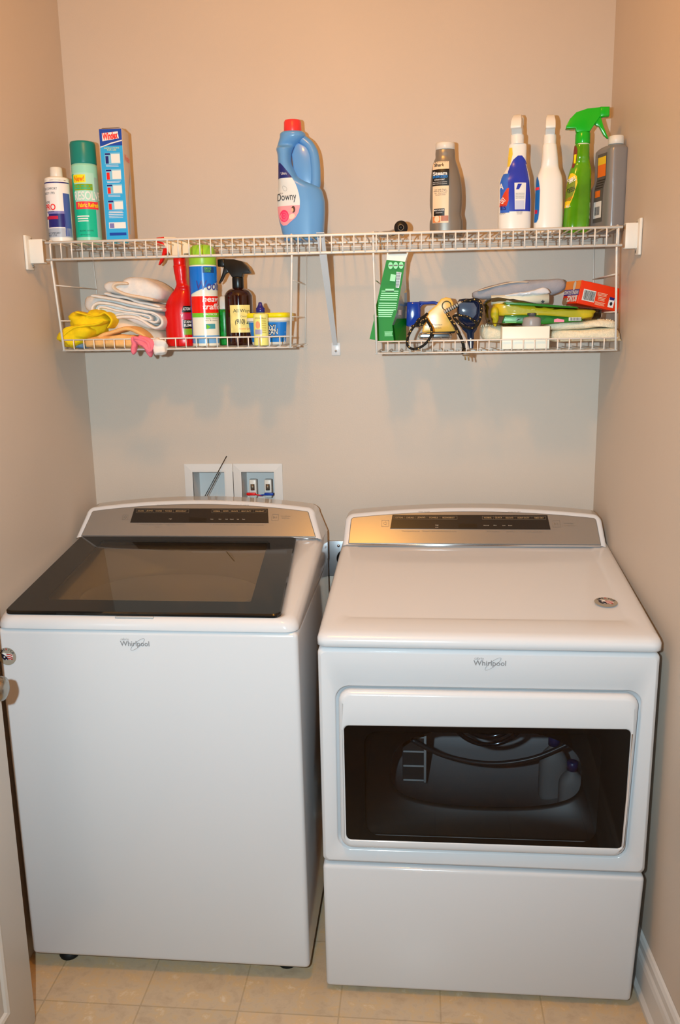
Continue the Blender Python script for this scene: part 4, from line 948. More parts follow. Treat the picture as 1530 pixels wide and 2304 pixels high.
b.patch(B, .008, .04, q(385), q(328), C('can_deepblue', (.05, .25, .45)), .0013, 6, 2); zb_('REMOVES', 528, 342, 22, C('can_leaf', 0), 70, bold=.01, off=.0017); zb_('ODORS', 526, 368, 22, C('can_leaf', 0), 60, bold=.01, off=.0017)
b.build('label', t)
# small green bottle
x, k, h = frame(505, 720, -.115, zq); q = lambda zy: h(530+zy/4.5)
t = thing('freshener_bottle', 'small green bottle with white top tucked behind the tall can', 'bottle', (x, -.115, zq))
b = MB(); b.lathe([(.0195, 0), (.0205, .003), (.0205, q(780)), (.019, q(745))], mat('sparkle_green', (.03, .50, .16), .3, var=.4, scale=130), 32); b.build('bottle_body', t)
b = MB(); b.lathe([(.0195, q(748)), (.0195, q(735)), (.0175, q(670)), (.012, q(625)), (.005, q(610)), (.001, q(609))], M_plasticw, 28); b.build('cap', t)
# amber bottle
x, k, h = frame(538, 700, -.165, zq); q = lambda zy: h(530+zy/4.5); X = lambda zx: (zx-801)/4.5*k
t = thing('spray_bottle', 'amber brown glass spray bottle with black trigger head', 'spray bottle', (x, -.165, zq))
m_am = mat('amber_glass', (.16, .035, .015), .08, coat=.6)
r_ = .0375; B = Body([(0, r_*.93, r_*.93), (.004, r_, r_), (q(650), r_, r_), (q(600), r_*.96, r_*.96), (q(565), r_*.82, r_*.82), (q(545), r_*.62, r_*.62), (q(533), r_*.42, r_*.42), (q(525), r_*.38, r_*.38)])
b = MB(); b.body(B, m_am, 44); b.build('bottle_body', t)
sprayer(t, 0, 0, q(425), .000255, math.radians(176), M_black, M_black, M_black, .0150, .028, .022)
b = MB(); b.patch(B, -.018, .040, q(982), q(706), C('label_straw', (.86, .80, .50), var=.12, scale=60), .0006, 14, 6)
def zc_(s_, zx, zy, hh, m_, w_, **kw): b.text(B, s_, (zx-785)/4.5*k, q(zy), hh*k/4.5, m_, width=w_*k/4.5, **kw)
zc_('All Ways', 842, 768, 36, M_txtd, 175, off=.001, bold=.0); zc_('Citrus Clean', 880, 820, 20, M_txtg, 110, off=.001); zc_('(910) 207', 865, 878, 46, M_txtd, 190, off=.001, shear=.2, bold=.015); zc_('Another Quality', 875, 945, 18, C('orange_print', 0), 140, off=.001)
b.build('label', t)
# small cream bottle with navy tip
x, k, h = frame(587, 730, -.24, zq); q = lambda zy: h(530+zy/4.5)
t = thing('dropper_bottle', 'small cream bottle with navy pointed cap in front of the tub', 'bottle', (x, -.24, zq))
r_ = .0192; B = Body([(0, r_*.93, r_*.93), (.002, r_, r_), (q(810), r_, r_), (q(795), r_*.93, r_*.93), (q(786), r_*.6, r_*.6), (q(776), r_*.45, r_*.45)])
b = MB(); b.body(B, C('bottle_custard', (.93, .86, .50), .22)); b.build('bottle_body', t)
b = MB(); b.lathe([(.0118, q(780)), (.0122, q(778)), (.0118, q(738)), (.0085, q(725)), (.0055, q(700)), (.0045, q(680)), (.003, q(675)), (.001, q(674))], C('navy_gloss', (.12, .12, .42), .25), 28); b.build('cap', t)
b = MB(); b.disc(B, -.005, q(905), .0065, .0095, C('label_peach', (.85, .58, .42)), .0008); b.patch(B, -.014, .006, q(1000), q(950), C('label_mauve', (.60, .58, .68)), .0007, 5, 2); hatch(b, B, .006, .018, q(990), q(830), 9, C('label_olive', (.70, .62, .25)), .0007, .4)
b.text(B, 'LEMON OIL', -.001, q(836), .0035, M_txtg, width=.024); b.build('label', t)
# tub
x, k, h = frame(609, 730, -.155, zq); q = lambda zy: h(530+zy/4.5)
t = thing('powder_tub', 'white plastic tub with yellow rimmed lid and blue label', 'tub', (x, -.155, zq), math.radians(-4))
B = Body([(0, .045, .042, 0, 0, 5), (.003, .047, .044, 0, 0, 5), (q(870), .0545, .050, 0, 0, 5)], 1, True)
b = MB(); b.body(B, M_plasticw, 56); b.build('tub_body', t)
b = MB(); Bl = Body([(q(868), .0585, .054, 0, 0, 5), (q(864), .0590, .0545, 0, 0, 5), (q(832), .0585, .054, 0, 0, 5)], 1); b.body(Bl, M_plasticw, 56)
Bl = Body([(q(833), .0588, .0543, 0, 0, 5), (q(790), .0575, .053, 0, 0, 5), (q(783), .055, .0505, 0, 0, 5)], 1); b.body(Bl, C('lid_yellow', (.96, .80, .05), .35), 56); b.build('lid', t)
b = MB(); cbl = C('tub_blue', (.06, .42, .74), .3)
b.patch(B, lambda v: lerp(-.0468, -.0520, v), lambda v: lerp(.0468, .0520, v), q(1075), q(878), cbl, .0006, 20, 4)
kk5 = k/4.5; xx = lambda zx: (zx-1120)*kk5
b.text(B, 'OXI', xx(1160), q(935), 62*kk5, bk, width=110*kk5, bold=.06, shear=.15, off=.0010, rot=.03); b.text(B, 'OXI', xx(1160), q(935), 60*kk5, wt_, width=104*kk5, bold=.0, shear=.15, off=.0014, rot=.03)
b.text(B, 'CLEAN', xx(1152), q(975), 62*kk5, bk, width=170*kk5, bold=.06, shear=.15, off=.0010, rot=.05); b.text(B, 'CLEAN', xx(1152), q(975), 60*kk5, wt_, width=160*kk5, bold=.0, shear=.15, off=.0014, rot=.05)
b.poly(B, [(xx(1095), q(1040)), (xx(1095), q(1022)), (xx(1150), q(1012)), (xx(1175), q(1030))], C('orange_print', 0), .0010)
b.patch(B, xx(1030), xx(1085), q(1070), q(1010), yl_, .0009, 4, 2)
b.build('label', t)

# --- cloth
def W_(pts, ox, oy, kk, Y): return [(lambda p: (p.x, p.z))(at(ox+a/kk, oy+c/kk, Y)) for a, c in pts]
L5 = (100, 540, 5.1)
T_wh = mat('terry_white', (.84, .82, .80), .9, var=.05, scale=60, bump=.6, bscale=700)
T_cr = mat('terry_cream', (.84, .76, .67), .9, var=.05, scale=60, bump=.6, bscale=700)
T_or = mat('terry_apricot', (.84, .66, .42), .9, var=.06, scale=60, bump=.6, bscale=700)
T_ye = mat('microfibre_yellow', (.95, .74, .02), .85, var=.06, scale=80, bump=.5, bscale=800)
T_pk = mat('cloth_pink', (.88, .42, .48), .85, var=.05, scale=80, bump=.4, bscale=600)
def cloth(name, lab, base, cat='towel', group=None):
    p = at(*base); return wthing(name, lab, cat, (p.x, base[2], p.z), group)
t = cloth('folded_towel', 'cream folded towel on top of the towel pile', (312, 668, -.14)); b = MB()
b.puff(W_([(800, 600), (770, 560), (775, 515), (830, 488), (950, 480), (1020, 445), (1160, 438), (1300, 480), (1400, 555), (1425, 620), (1400, 680), (1300, 705), (1100, 690), (950, 640), (870, 620)], *L5, -.14), -.14, .17, T_wh, .0032, 24, 3, ridge=True, flat=.28)
b.build('towel_body', t); b = MB()
b.ribbon(W_([(1250, 690), (1100, 660), (960, 632), (860, 595), (795, 560), (790, 520), (850, 498), (960, 500)], *L5, -.232), .0095, -.237, -.10, T_cr, .0012, 4)
b.build('folded_edge', t)
t = cloth('folded_towel', 'white folded bath towel in the middle of the pile, its looped folds facing out', (285, 730, -.14)); b = MB()
b.puff(W_([(560, 800), (540, 700), (600, 650), (800, 650), (1100, 720), (1350, 780), (1365, 900), (1330, 1000), (1230, 1010), (1050, 930), (900, 890), (700, 880)], *L5, -.12), -.115, .17, T_wh, .0030, 24, 5, ridge=True, flat=.3)
b.build('towel_body', t)
for i, (P, th) in enumerate((([(545, 640), (640, 655), (800, 680), (950, 715), (1120, 755), (1280, 790), (1360, 800)], 42), ([(690, 615), (800, 640), (950, 665), (1080, 710), (1200, 735), (1330, 770)], 38),
        ([(560, 850), (540, 790), (575, 735), (660, 722), (800, 745), (960, 785), (1120, 815), (1260, 845), (1345, 910), (1340, 980), (1270, 1015), (1190, 980), (1110, 925), (1010, 885), (900, 880), (800, 895)], 42),
        ([(690, 850), (625, 815), (620, 775), (690, 775), (820, 810), (960, 830), (1100, 850), (1190, 870), (1215, 905), (1170, 915), (1080, 880)], 34), ([(760, 875), (880, 850), (1010, 855), (1120, 895), (1230, 945), (1290, 930), (1285, 880), (1200, 835)], 30))):
    b = MB(); b.ribbon(W_(P, *L5, -.215), th/5.1*.00122, -.225+.004*i, -.08, T_wh, .0012, i+10); b.build('fold', t)
t = cloth('folded_towel', 'cream crumpled towel at the bottom of the pile, under the white folds', (320, 770, -.13)); b = MB()
b.puff(W_([(700, 1060), (760, 980), (880, 905), (1020, 900), (1180, 990), (1390, 1060), (1400, 1200), (1250, 1225), (1000, 1215), (760, 1215), (640, 1200)], *L5, -.13), -.13, .15, T_cr, .004, 22, 8, flat=.3)
b.build('towel_body', t)
t = cloth('hand_towel', 'apricot orange towel rolled along the basket front', (290, 785, -.2)); b = MB()
b.ribbon(W_([(610, 1150), (720, 1085), (860, 1045), (960, 1015), (1060, 1035), (1150, 1090), (1190, 1150)], *L5, -.23), .0125, -.255, -.15, T_or, .002, 21)
b.build('fold', t); b = MB()
b.puff(W_([(505, 1180), (560, 1120), (720, 1100), (950, 1080), (1130, 1110), (1200, 1170), (1180, 1222), (1000, 1228), (700, 1226), (520, 1226)], *L5, -.21), -.215, .11, T_or, .004, 26, 9, flat=.35)
b.build('towel_body', t)
t = cloth('microfibre_cloth', 'bright yellow crumpled cloth at the left end of the basket', (190, 785, -.2), 'cloth'); b = MB()
b.puff(W_([(340, 980), (335, 900), (350, 822), (430, 835), (560, 858), (570, 818), (680, 825), (785, 910), (775, 960), (705, 1065), (640, 1085), (520, 1060), (420, 1010)], *L5, -.2), -.2, .10, T_ye, .006, 26, 2, flat=.45)
b.puff(W_([(195, 1120), (230, 1060), (310, 1000), (420, 975), (560, 990), (630, 1020), (600, 1090), (520, 1140), (480, 1200), (400, 1226), (270, 1224), (240, 1170)], *L5, -.23), -.225, .11, T_ye, .006, 26, 6, flat=.45)
b.build('cloth_body', t); b = MB()
b.ribbon(W_([(360, 828), (450, 850), (560, 872), (640, 860), (700, 838), (770, 900), (770, 950), (730, 1010)], *L5, -.25), .0060, -.256, -.20, T_ye, .0012, 31); b.ribbon(W_([(200, 1140), (250, 1070), (340, 1010), (460, 985), (600, 970), (690, 930)], *L5, -.27), .0065, -.278, -.22, T_ye, .0015, 33)
b.build('hem', t)
t = cloth('dusting_cloth', 'pink cloth hanging over the front wires of the basket', (322, 790, -.31), 'cloth'); b = MB()
b.ribbon(W_([(1040, 1120), (1110, 1140), (1190, 1160), (1220, 1210), (1215, 1290)], *L5, -.312), .010, -.328, -.302, T_pk, .003, 41); b.puff(W_([(1010, 1120), (1110, 1105), (1240, 1140), (1250, 1200), (1235, 1290), (1215, 1335), (1185, 1300), (1150, 1240), (1080, 1190)], *L5, -.316), -.316, .022, T_pk, .004, 40, 4)
b.puff(W_([(1000, 1130), (1040, 1140), (1060, 1240), (1050, 1285), (1010, 1290), (1000, 1220)], *L5, -.314), -.314, .014, T_pk, .004, 40, 7); b.build('cloth_body', t)
t = cloth('dusting_cloth', 'small white rag poking through the front wires beside the pink cloth', (357, 785, -.31), 'cloth'); b = MB()
b.puff(W_([(1250, 1150), (1330, 1140), (1385, 1170), (1390, 1250), (1370, 1300), (1300, 1310), (1260, 1285), (1240, 1220)], *L5, -.31), -.308, .03, T_wh, .005, 40, 11); b.build('cloth_body', t)
t = cloth('folded_rag', 'blue grey rag under the yellow cloth', (190, 792, -.2), 'cloth'); b = MB()
b.puff(W_([(395, 1232), (420, 1205), (480, 1180), (505, 1190), (505, 1235), (440, 1240)], *L5, -.24), -.23, .1, C('rag_blue', (.35, .48, .62), .9), .002, 30, 13, flat=.4); b.build('cloth_body', t)

# ================================================================== right basket
zr = ZBR+.0
L7 = (820, 540, 5.276)
# green pouch
t = cloth('wipes_pouch', 'tall green plastic pouch with white header leaning in the basket', (870, 768, -.2), 'pouch')
fr = W_([(130, 1203), (110, 900), (165, 660), (215, 430), (262, 235), (268, 150), (390, 138), (522, 140), (482, 258), (455, 450), (425, 620), (385, 850), (330, 1010), (350, 1218)], *L7, -.235)
bk_ = W_([(150, 1205), (130, 900), (180, 660), (225, 430), (268, 235), (280, 150), (395, 138), (526, 141), (500, 258), (492, 450), (500, 620), (500, 850), (495, 1010), (480, 1210)], *L7, -.12)
gm = mat('pouch_green', (.02, .49, .10), .55); gs = mat('pouch_side', (.62, .66, .62), .2, bump=.4, bscale=80)
b = MB(); n_ = len(fr); V = [Vector((x, -.235, z)) for i, (x, z) in enumerate(fr)]; V2 = [Vector((x, -.12, z)) for x, z in bk_]
hd = [4, 5, 6, 7, 8]
c1 = V[:5]+V[8:]; b.add(V, [(0, 1, 2, 12, 13), (2, 3, 10, 11, 12), (3, 4, 8, 9, 10)][:0]+[(0, 13, 12, 1), (1, 12, 11, 2), (2, 11, 10, 3), (3, 10, 9, 4), (4, 9, 8)], gm, False); b.add(V, [(4, 8, 7, 6, 5)], C('header_cream', (.84, .82, .76)), False)
for i in range(n_):
    j = (i+1) % n_; mm = gm if i in (0, 1, 2, 3, 12) else (C('header_cream', 0) if i in (4, 5, 6, 7) else gs)
    b.add([V[i], V2[i], V2[j], V[j]], [(0, 1, 2, 3)], mm, False)
b.add(V2, [(1, 2, 3, 4, 9, 10, 11, 12), (0, 1, 12, 13), (4, 5, 6, 7, 8, 9)], gs, False)
b.build('pouch_body', t)
b = MB(); o_ = at(*[820+300/5.276, 540+700/5.276], -.2395); sf = Plane((o_.x, -.2400, o_.z), (1, 0, 0), (0, 0, 1)); kk7 = sc(o_.x, -.24, o_.z)/5.276
def U(zx, zy): return ((zx-300)*kk7, -(zy-700)*kk7*1.0)
for i in range(9):
    y_ = 605+i*25+(i//5)*14; xl_ = 205-(y_-600)*.22; xr_ = 405-(y_-600)*.15; b.poly(sf, [U(xl_, y_+7), U(xr_, y_+13), U(xr_, y_+3), U(xl_, y_-3)], C('mint_print', (.50, .82, .50)), 0)
b.poly(sf, [U(248, 615), U(350, 618), U(352, 585), U(250, 582)], C('mint_print', 0), 0)
for xq in (312, 372, 436): b.disc(sf, *U(xq, 318), 27*kk7, 40*kk7, C('mint_print', 0), 0, 16); b.patch(sf, U(xq-22, 0)[0], U(xq+22, 0)[0], U(0, 325)[1], U(0, 312)[1], M_txtg, .0006, 1, 1)
b.poly(sf, [U(302, 490), U(365, 500), U(375, 425), U(315, 415)], C('mint_print', 0), 0); 
V_ = [U(372, 570), U(410, 575), U(440, 400), U(380, 390)]; b.poly(sf, V_, C('barcode_white', 0), .0002)
for i in range(13):
    y_ = 402+i*13; b.poly(sf, [U(378-i*.4, y_+5+i*.1), U(432-i*2, y_+7), U(432-i*2, y_), U(378-i*.4, y_-1)], M_txtd, .0006)
for i in range(4): y_ = 830+i*22; b.poly(sf, [U(165, y_+7), U(345-i*8, y_+12), U(345-i*8, y_+3), U(165, y_-2)], C('mint_print', 0), 0)
hatch(b, sf, *[U(235, 0)[0], U(335, 0)[0], U(0, 1135)[1], U(0, 1075)[1]], 4, C('mint_print', 0), 0)
b.patch(sf, U(285, 0)[0], U(500, 0)[0], U(0, 190)[1], U(0, 155)[1], M_txtg, 0, 1, 1)
b.build('print', t)
b = MB(); Yg = -.175; g_ = lambda pts: [Vector((at(820+a/5.276, 540+c/5.276, Yg).x, Yg, at(820+a/5.276, 540+c/5.276, Yg).z)) for a, c in pts]
def gus(pts, m_, dy=0):   # stickers on the slanting gusset
    P = []
    for a, c in pts:
        # between front edge and back edge
        f_ = (a-395)/(498-395); y_ = lerp(-.234, -.125, max(0, min(1, f_))); p = at(820+a/5.276, 540+c/5.276, y_); P.append(p+Vector((.002, -.001, 0)))
    b.add(P, [tuple(range(len(P)))], m_, False)
gus([(375, 935), (490, 930), (486, 1200), (365, 1212), (340, 1015)], gm); gus([(440, 640), (495, 620), (498, 790), (410, 780)], C('film_blue', (.40, .58, .72), .3)); gus([(455, 560), (492, 590), (490, 640), (442, 640)], C('film_yellow', (.85, .74, .30), .3))
gus([(395, 830), (430, 830), (430, 890), (392, 890)], C('barcode_white', 0))
b.build('side_print', t)
b = MB(); P = [at(820+a/5.276, 540+c/5.276, -.25) for a, c in ((60, 1175), (105, 980), (128, 900), (135, 1190))]; b.add([p+Vector((0, dy, 0)) for dy in (0, .002) for p in P], [(0, 3, 2, 1), (4, 5, 6, 7), (0, 1, 5, 4), (1, 2, 6, 5), (2, 3, 7, 6), (3, 0, 4, 7)], gm, False); b.build('flap', t)
# blue reservoir
mt_b = mat('tank_blue', (.10, .22, .58), .12, coat=.4); mt_n = mat('tank_navy', (.05, .10, .20), .1, coat=.5)
t = cloth('measuring_cup', 'blue translucent cup with a handle between the pouch and the iron', (930, 745, -.17), 'cup')
b = MB(); b.prism(W_([(508, 738), (655, 735), (668, 830), (660, 1030), (520, 1028), (498, 1015)], *L7, -.15), lambda a, c, d: (a, -.15+d, c), .06, mt_b, .006, 3); b.build('cup_body', t)
b = MB(); b.tube([(p[0], -.17, p[1]) for p in W_([(650, 745), (740, 748), (840, 745), (880, 790), (860, 900)], *L7, -.17)], .0042, mt_b, 8, k=3); b.tube([(p[0], -.17, p[1]) for p in W_([(655, 800), (680, 765), (720, 750)], *L7, -.17)], .003, mt_b, 8, k=3); b.build('handle', t)
# iron
t = cloth('travel_iron', 'cream yellow handheld steam iron standing on its chrome plate', (985, 770, -.2), 'iron')
m_ir = mat('iron_cream', (.84, .68, .32), .25, coat=.3); IY = -.19
b = MB(); b.prism(W_([(684, 1092), (702, 1000), (738, 900), (762, 850), (850, 775), (905, 705), (960, 684), (1015, 692), (1045, 740), (1058, 790), (1000, 845), (995, 900), (1020, 985), (1070, 1075), (1060, 1092)], *L7, IY), lambda a, c, d: (a, IY+d, c), .085, m_ir, .010, 4); b.build('iron_body', t)
b = MB(); b.prism(W_([(640, 1150), (655, 1108), (700, 1096), (1000, 1096), (1025, 1112), (1032, 1150), (1015, 1178), (660, 1176)], *L7, IY), lambda a, c, d: (a, IY+d, c), .10, M_chrome, .004, 3); b.build('sole_plate', t)
b = MB(); b.prism(W_([(700, 1100), (820, 1088), (960, 1085), (1075, 1080), (1060, 1104), (860, 1112)], *L7, IY), lambda a, c, d: (a, IY+d, c), .096, M_black, .002, 2); b.build('seam', t)
b = MB(); p = at(820+975/5.276, 540+780/5.276, IY-.043); b.lathe([(.0125, .004), (.0125, -.001), (.010, -.0015), (.0098, .002)], mat('dial_olive', (.25, .22, .12), .4), 24, (p.x, p.y, p.z), 'y'); b.build('dial', t)
p = at(820+815/5.276, 540+1005/5.276, IY-.043); sf = Plane((p.x, IY-.0428, p.z), (1, 0, 0), (0, 0, 1)); b = MB(); b.text(sf, 'LiteMaster', .002, .0, .005, M_txtd, width=.044, shear=.3); b.text(sf, 'TRAVEL STEAM IRON', .004, -.0085, .003, M_txtd, width=.034); b.build('lettering', t)
P7 = lambda pts, Y: [at(820+a/5.276, 540+c/5.276, y_) for (a, c), y_ in zip(pts, Y if isinstance(Y, list) else [Y]*len(pts))]
b = MB(); Q = P7([(945, 860), (1010, 822), (1080, 785), (1150, 740)], -.255); b.tube(Q, [.0052, .0050, .0046, .0050], mat('relief_grey', (.62, .60, .56), .4), 12, k=4)
QQ = catmull(Q, 6)
for i in range(2, len(QQ)-3, 2): b.tube([QQ[i], QQ[i]+(QQ[i+1]-QQ[i])*.6], .0058, M_black, 12)
b.build('strain_relief', t)
# braided cord: dark wave with yellow flecks
m_cord = mat('braided_cord', (.05, .045, .035), .8); nt = m_cord.node_tree; bs = nt.nodes['Principled BSDF']; tc = nt.nodes.new('ShaderNodeTexCoord'); vo = nt.nodes.new('ShaderNodeTexVoronoi'); vo.inputs['Scale'].default_value = 150
rp = nt.nodes.new('ShaderNodeValToRGB'); rp.color_ramp.elements[0].color = lin((.78, .66, .38))+(1,); rp.color_ramp.elements[0].position = .22; rp.color_ramp.elements[1].color = lin((.06, .05, .04))+(1,); rp.color_ramp.elements[1].position = .27
nt.links.new(tc.outputs['Object'], vo.inputs['Vector']); nt.links.new(vo.outputs['Distance'], rp.inputs[0]); nt.links.new(rp.outputs[0], bs.inputs['Base Color'])
b = MB(); rc_ = .0034
b.tube(P7([(1150, 742), (1220, 722), (1320, 705), (1378, 745), (1388, 850), (1370, 950), (1320, 1025), (1240, 1045), (1150, 1010), (1085, 950), (1060, 905), (1120, 895), (1220, 915), (1300, 960), (1345, 1010)], [-.255, -.26, -.265, -.27, -.275, -.28, -.285, -.29, -.29, -.285, -.27, -.275, -.28, -.275, -.26]), rc_, m_cord, 8, k=6)
b.tube(P7([(985, 880), (1020, 940), (1070, 1010), (1110, 1090), (1145, 1160), (1170, 1230), (1180, 1290)], [-.26, -.268, -.275, -.28, -.285, -.288, -.288]), rc_*1.15, m_cord, 8, k=5)
b.tube(P7([(745, 872), (700, 915), (640, 945), (625, 1000), (680, 985), (725, 930), (745, 960), (790, 1040), (795, 1110), (760, 1190), (680, 1265), (580, 1295), (515, 1255), (510, 1180), (545, 1090), (600, 1010), (660, 940), (720, 900)], [-.26, -.27, -.28, -.285, -.285, -.285, -.29, -.30, -.305, -.311, -.313, -.313, -.311, -.31, -.30, -.292, -.285, -.275]), rc_, m_cord, 8, k=6)
b.tube(P7([(560, 1030), (620, 1010), (690, 1000), (720, 960)], [-.28, -.282, -.28, -.27]), rc_, m_cord, 8, k=5)
b.build('cord', t, 'black braided cord with yellow flecks')
pp = P7([(1185, 1285), (1190, 1350)], [-.288, -.290]); b = MB(); b.tube([pp[0], lerp(pp[0], pp[1], .5), pp[1]], [.0055, .0075, .0085], M_black, 12); 
for q0, q1 in (((1192, 1345), (1200, 1425)), ((1228, 1345), (1240, 1432))):
    Q = P7([q0, q1], [-.290, -.290]); b.tube(Q, .0022, C('prong_brass', (.62, .52, .36), .35, metal=.6), 6)
b.box(pp[1].x-.006, pp[1].x+.012, -.296, -.284, pp[1].z-.006, pp[1].z+.006, C('plug_tan', (.50, .40, .30)), .003, 2)
b.build('plug', t)
# navy scoop
t = cloth('steamer_attachment', 'navy translucent plastic attachment with a rounded head and long stem', (1060, 745, -.22), 'iron attachment')
b = MB(); SY = -.235
b.prism(W_([(1100, 745), (1120, 705), (1200, 695), (1340, 700), (1392, 750), (1400, 850), (1380, 950), (1335, 1010), (1200, 1020), (1110, 960), (1095, 850)], *L7, SY), lambda a, c, d: (a, SY+d, c), .05, mt_n, .012, 4); b.build('head', t)
b = MB(); b.prism(W_([(1125, 755), (1180, 740), (1300, 745), (1335, 800), (1330, 880), (1290, 930), (1180, 925), (1125, 870)], *L7, SY-.026), lambda a, c, d: (a, SY-.0255+d, c), .004, mat('window_slate', (.25, .31, .40), .12, coat=.4), .0015, 2); b.build('window', t)
b = MB(); b.prism(W_([(1135, 1010), (1350, 1010), (1335, 1060), (1300, 1110), (1296, 1230), (1290, 1288), (1245, 1290), (1228, 1230), (1210, 1110), (1160, 1060)], *L7, SY-.01), lambda a, c, d: (a, SY-.012+d, c), .016, mt_n, .005, 3); b.build('stem', t)
b = MB(); b.prism(W_([(1252, 1165), (1268, 1165), (1270, 1285), (1254, 1285)], *L7, SY-.02), lambda a, c, d: (a, SY-.021+d, c), .003, C('highlight_white', (.80, .84, .88), .2), .0008, 1); b.build('stem_highlight', t)  # highlight down the navy stem, modelled as a thin pale strip

L8 = (1050, 590, 4.026)
T_gy = mat('cloth_grey', (.60, .60, .63), .9, var=.05, scale=50, bump=.5, bscale=500)
t = cloth('folded_towel', 'grey folded cloth along the back of the basket', (1160, 655, -.07)); b = MB()
b.puff(W_([(50, 290), (80, 262), (250, 205), (480, 172), (700, 160), (860, 160), (880, 240), (760, 300), (500, 330), (200, 335), (70, 325)], *L8, -.09), -.085, .09, T_gy, .0030, 26, 15, ridge=True, flat=.3)
b.build('towel_body', t); b = MB(); b.ribbon(W_([(100, 262), (260, 214), (420, 184), (560, 180)], *L8, -.13), .0035, -.134, -.08, T_cr, .001, 55); b.build('hem', t)
t = cloth('plastic_wrap', 'crumpled white plastic film on the stack', (1180, 665, -.15), 'packaging'); b = MB()
b.puff(W_([(330, 305), (420, 280), (560, 262), (680, 232), (728, 250), (735, 285), (600, 305), (420, 318)], *L8, -.17), -.17, .05, mat('film_white', (.84, .84, .86), .2, bump=.4, bscale=200), .0025, 50, 17); b.build('film', t)
t = cloth('cloth_roll', 'cream roll with a small black star lying on the yellow pack', (1170, 672, -.18), 'roll')
b = MB(); Q = W_([(222, 345), (742, 332)], *L8, -.18); b.tube([(Q[0][0], -.18, Q[0][1]), ((Q[0][0]+Q[1][0])/2, -.18, (Q[0][1]+Q[1][1])/2), (Q[1][0], -.18, Q[1][1])], .0125, C('roll_cream', (.88, .84, .76), .5), 24); 
p = at(1050+690/4.026, 590+358/4.026, -.194); sf = Plane((p.x, -.1930, p.z), (1, 0, 0), (0, 0, 1)); b.build('roll', t)
b = MB(); b.poly(sf, [(.006*math.cos(a*PI/5+PI/2)*(1 if a % 2 == 0 else .45), .006*math.sin(a*PI/5+PI/2)*(1 if a % 2 == 0 else .45)) for a in range(10)], bk, .0003); b.build('star_print', t)
# yellow pack
t = cloth('sponge_pack', 'yellow sponge pack in clear film with a green label', (1190, 700, -.2), 'pack')
m_yp = mat('sponge_yellow', (.80, .70, .08), .5, bump=.3, bscale=120)
b = MB(); b.puff(W_([(240, 400), (290, 375), (700, 400), (1120, 432), (1135, 470), (1115, 512), (1040, 525), (600, 500), (300, 490), (250, 460)], *L8, -.2), -.19, .13, m_yp, .001, 20, 21, ridge=False, flat=.25, n=80)
b.puff(W_([(225, 430), (262, 400), (285, 440), (280, 540), (262, 580), (240, 560), (222, 500)], *L8, -.24), -.24, .03, m_yp, .002, 40, 22); b.build('sponge', t)
b = MB(); b.prism(W_([(330, 365), (500, 368), (980, 405), (1000, 420), (700, 405), (350, 385)], *L8, -.245), lambda a, c, d: (a, -.245+d, c), .06, C('label_forest', (.12, .42, .10), .3), .002, 2)
b.prism(W_([(320, 550), (345, 478), (700, 480), (1040, 505), (1050, 535), (700, 562)], *L8, -.266), lambda a, c, d: (a, -.262+d, c), .012, C('label_forest', 0), .002, 2)
p = at(1050+680/4.026, 590+520/4.026, -.2695); sf = Plane((p.x, -.2687, p.z), (1, 0, 0), (0, 0, 1)); kk8 = sc(p.x, -.27, p.z)/4.026; u8 = lambda a, c: ((a-680)*kk8, -(c-520)*kk8)
hatch(b, sf, u8(350, 0)[0], u8(460, 0)[0], u8(0, 545)[1], u8(0, 488)[1], 5, C('mint_print', 0), .0004); barcode(b, sf, u8(920, 0)[0], u8(1030, 0)[0], u8(0, 535)[1], u8(0, 505)[1], True, .0004)
b.poly(sf, [u8(790, 545), u8(880, 545), u8(880, 525), u8(820, 512), u8(790, 520)], C('label_rose', (.85, .50, .60)), .0004)
b.build('label', t)
b = MB(); b.puff(W_([(175, 350), (300, 325), (700, 385), (1130, 420), (1190, 450), (1130, 525), (700, 560), (250, 575), (185, 520), (160, 430)], *L8, -.2), -.2, .145, thin_glass('clear_film', (1, 1, 1), .5, .12), .003, 40, 25, flat=.3, n=90); b.build('film', t)
# grey ribbed cap
p = at(1050+586/4.026, 590+575/4.026, -.262); t = thing('screw_cap', 'grey ribbed plastic screw cap on the mop pads', 'cap', (p.x, -.262, p.z))
kq = sc(p.x, -.262, p.z)/4.026; gg = mat('cap_grey', (.55, .54, .54), .35)
b = MB(); b.lathe([(84*kq, -.002), (86*kq, .001), (86*kq, 56*kq), (82*kq, 68*kq), (66*kq, 77*kq), (38*kq, 82*kq)], gg, 56, rib=-.07); b.build('cap_body', t)
b = MB(); b.lathe([(36*kq, 82*kq), (36*kq, 96*kq), (40*kq, 98*kq), (40*kq, 110*kq), (34*kq, 114*kq), (1*kq, 114*kq)], mat('cap_dark', (.35, .34, .34), .35), 28); b.build('spout', t)
# white box
q0 = at(1050+320/4.026, 590+712/4.026, -.292); q1 = at(1050+755/4.026, 590+578/4.026, -.292)
t = wthing('small_carton', 'plain white small carton lying at the basket front', 'carton', (q0.x, -.27, q0.z)); b = MB(); b.box(q0.x, q1.x, -.292, -.245, ZBR+.0005, q1.z, C('carton_white', (.90, .86, .80), .45), .0012, 2); b.build('carton_body', t)
b = MB(); b.box(q1.x-.0006, q1.x+.0012, -.289, -.248, q1.z-.024, q1.z-.010, C('tape_brown', (.25, .15, .12)), .0003, 1); b.build('end_flap', t)
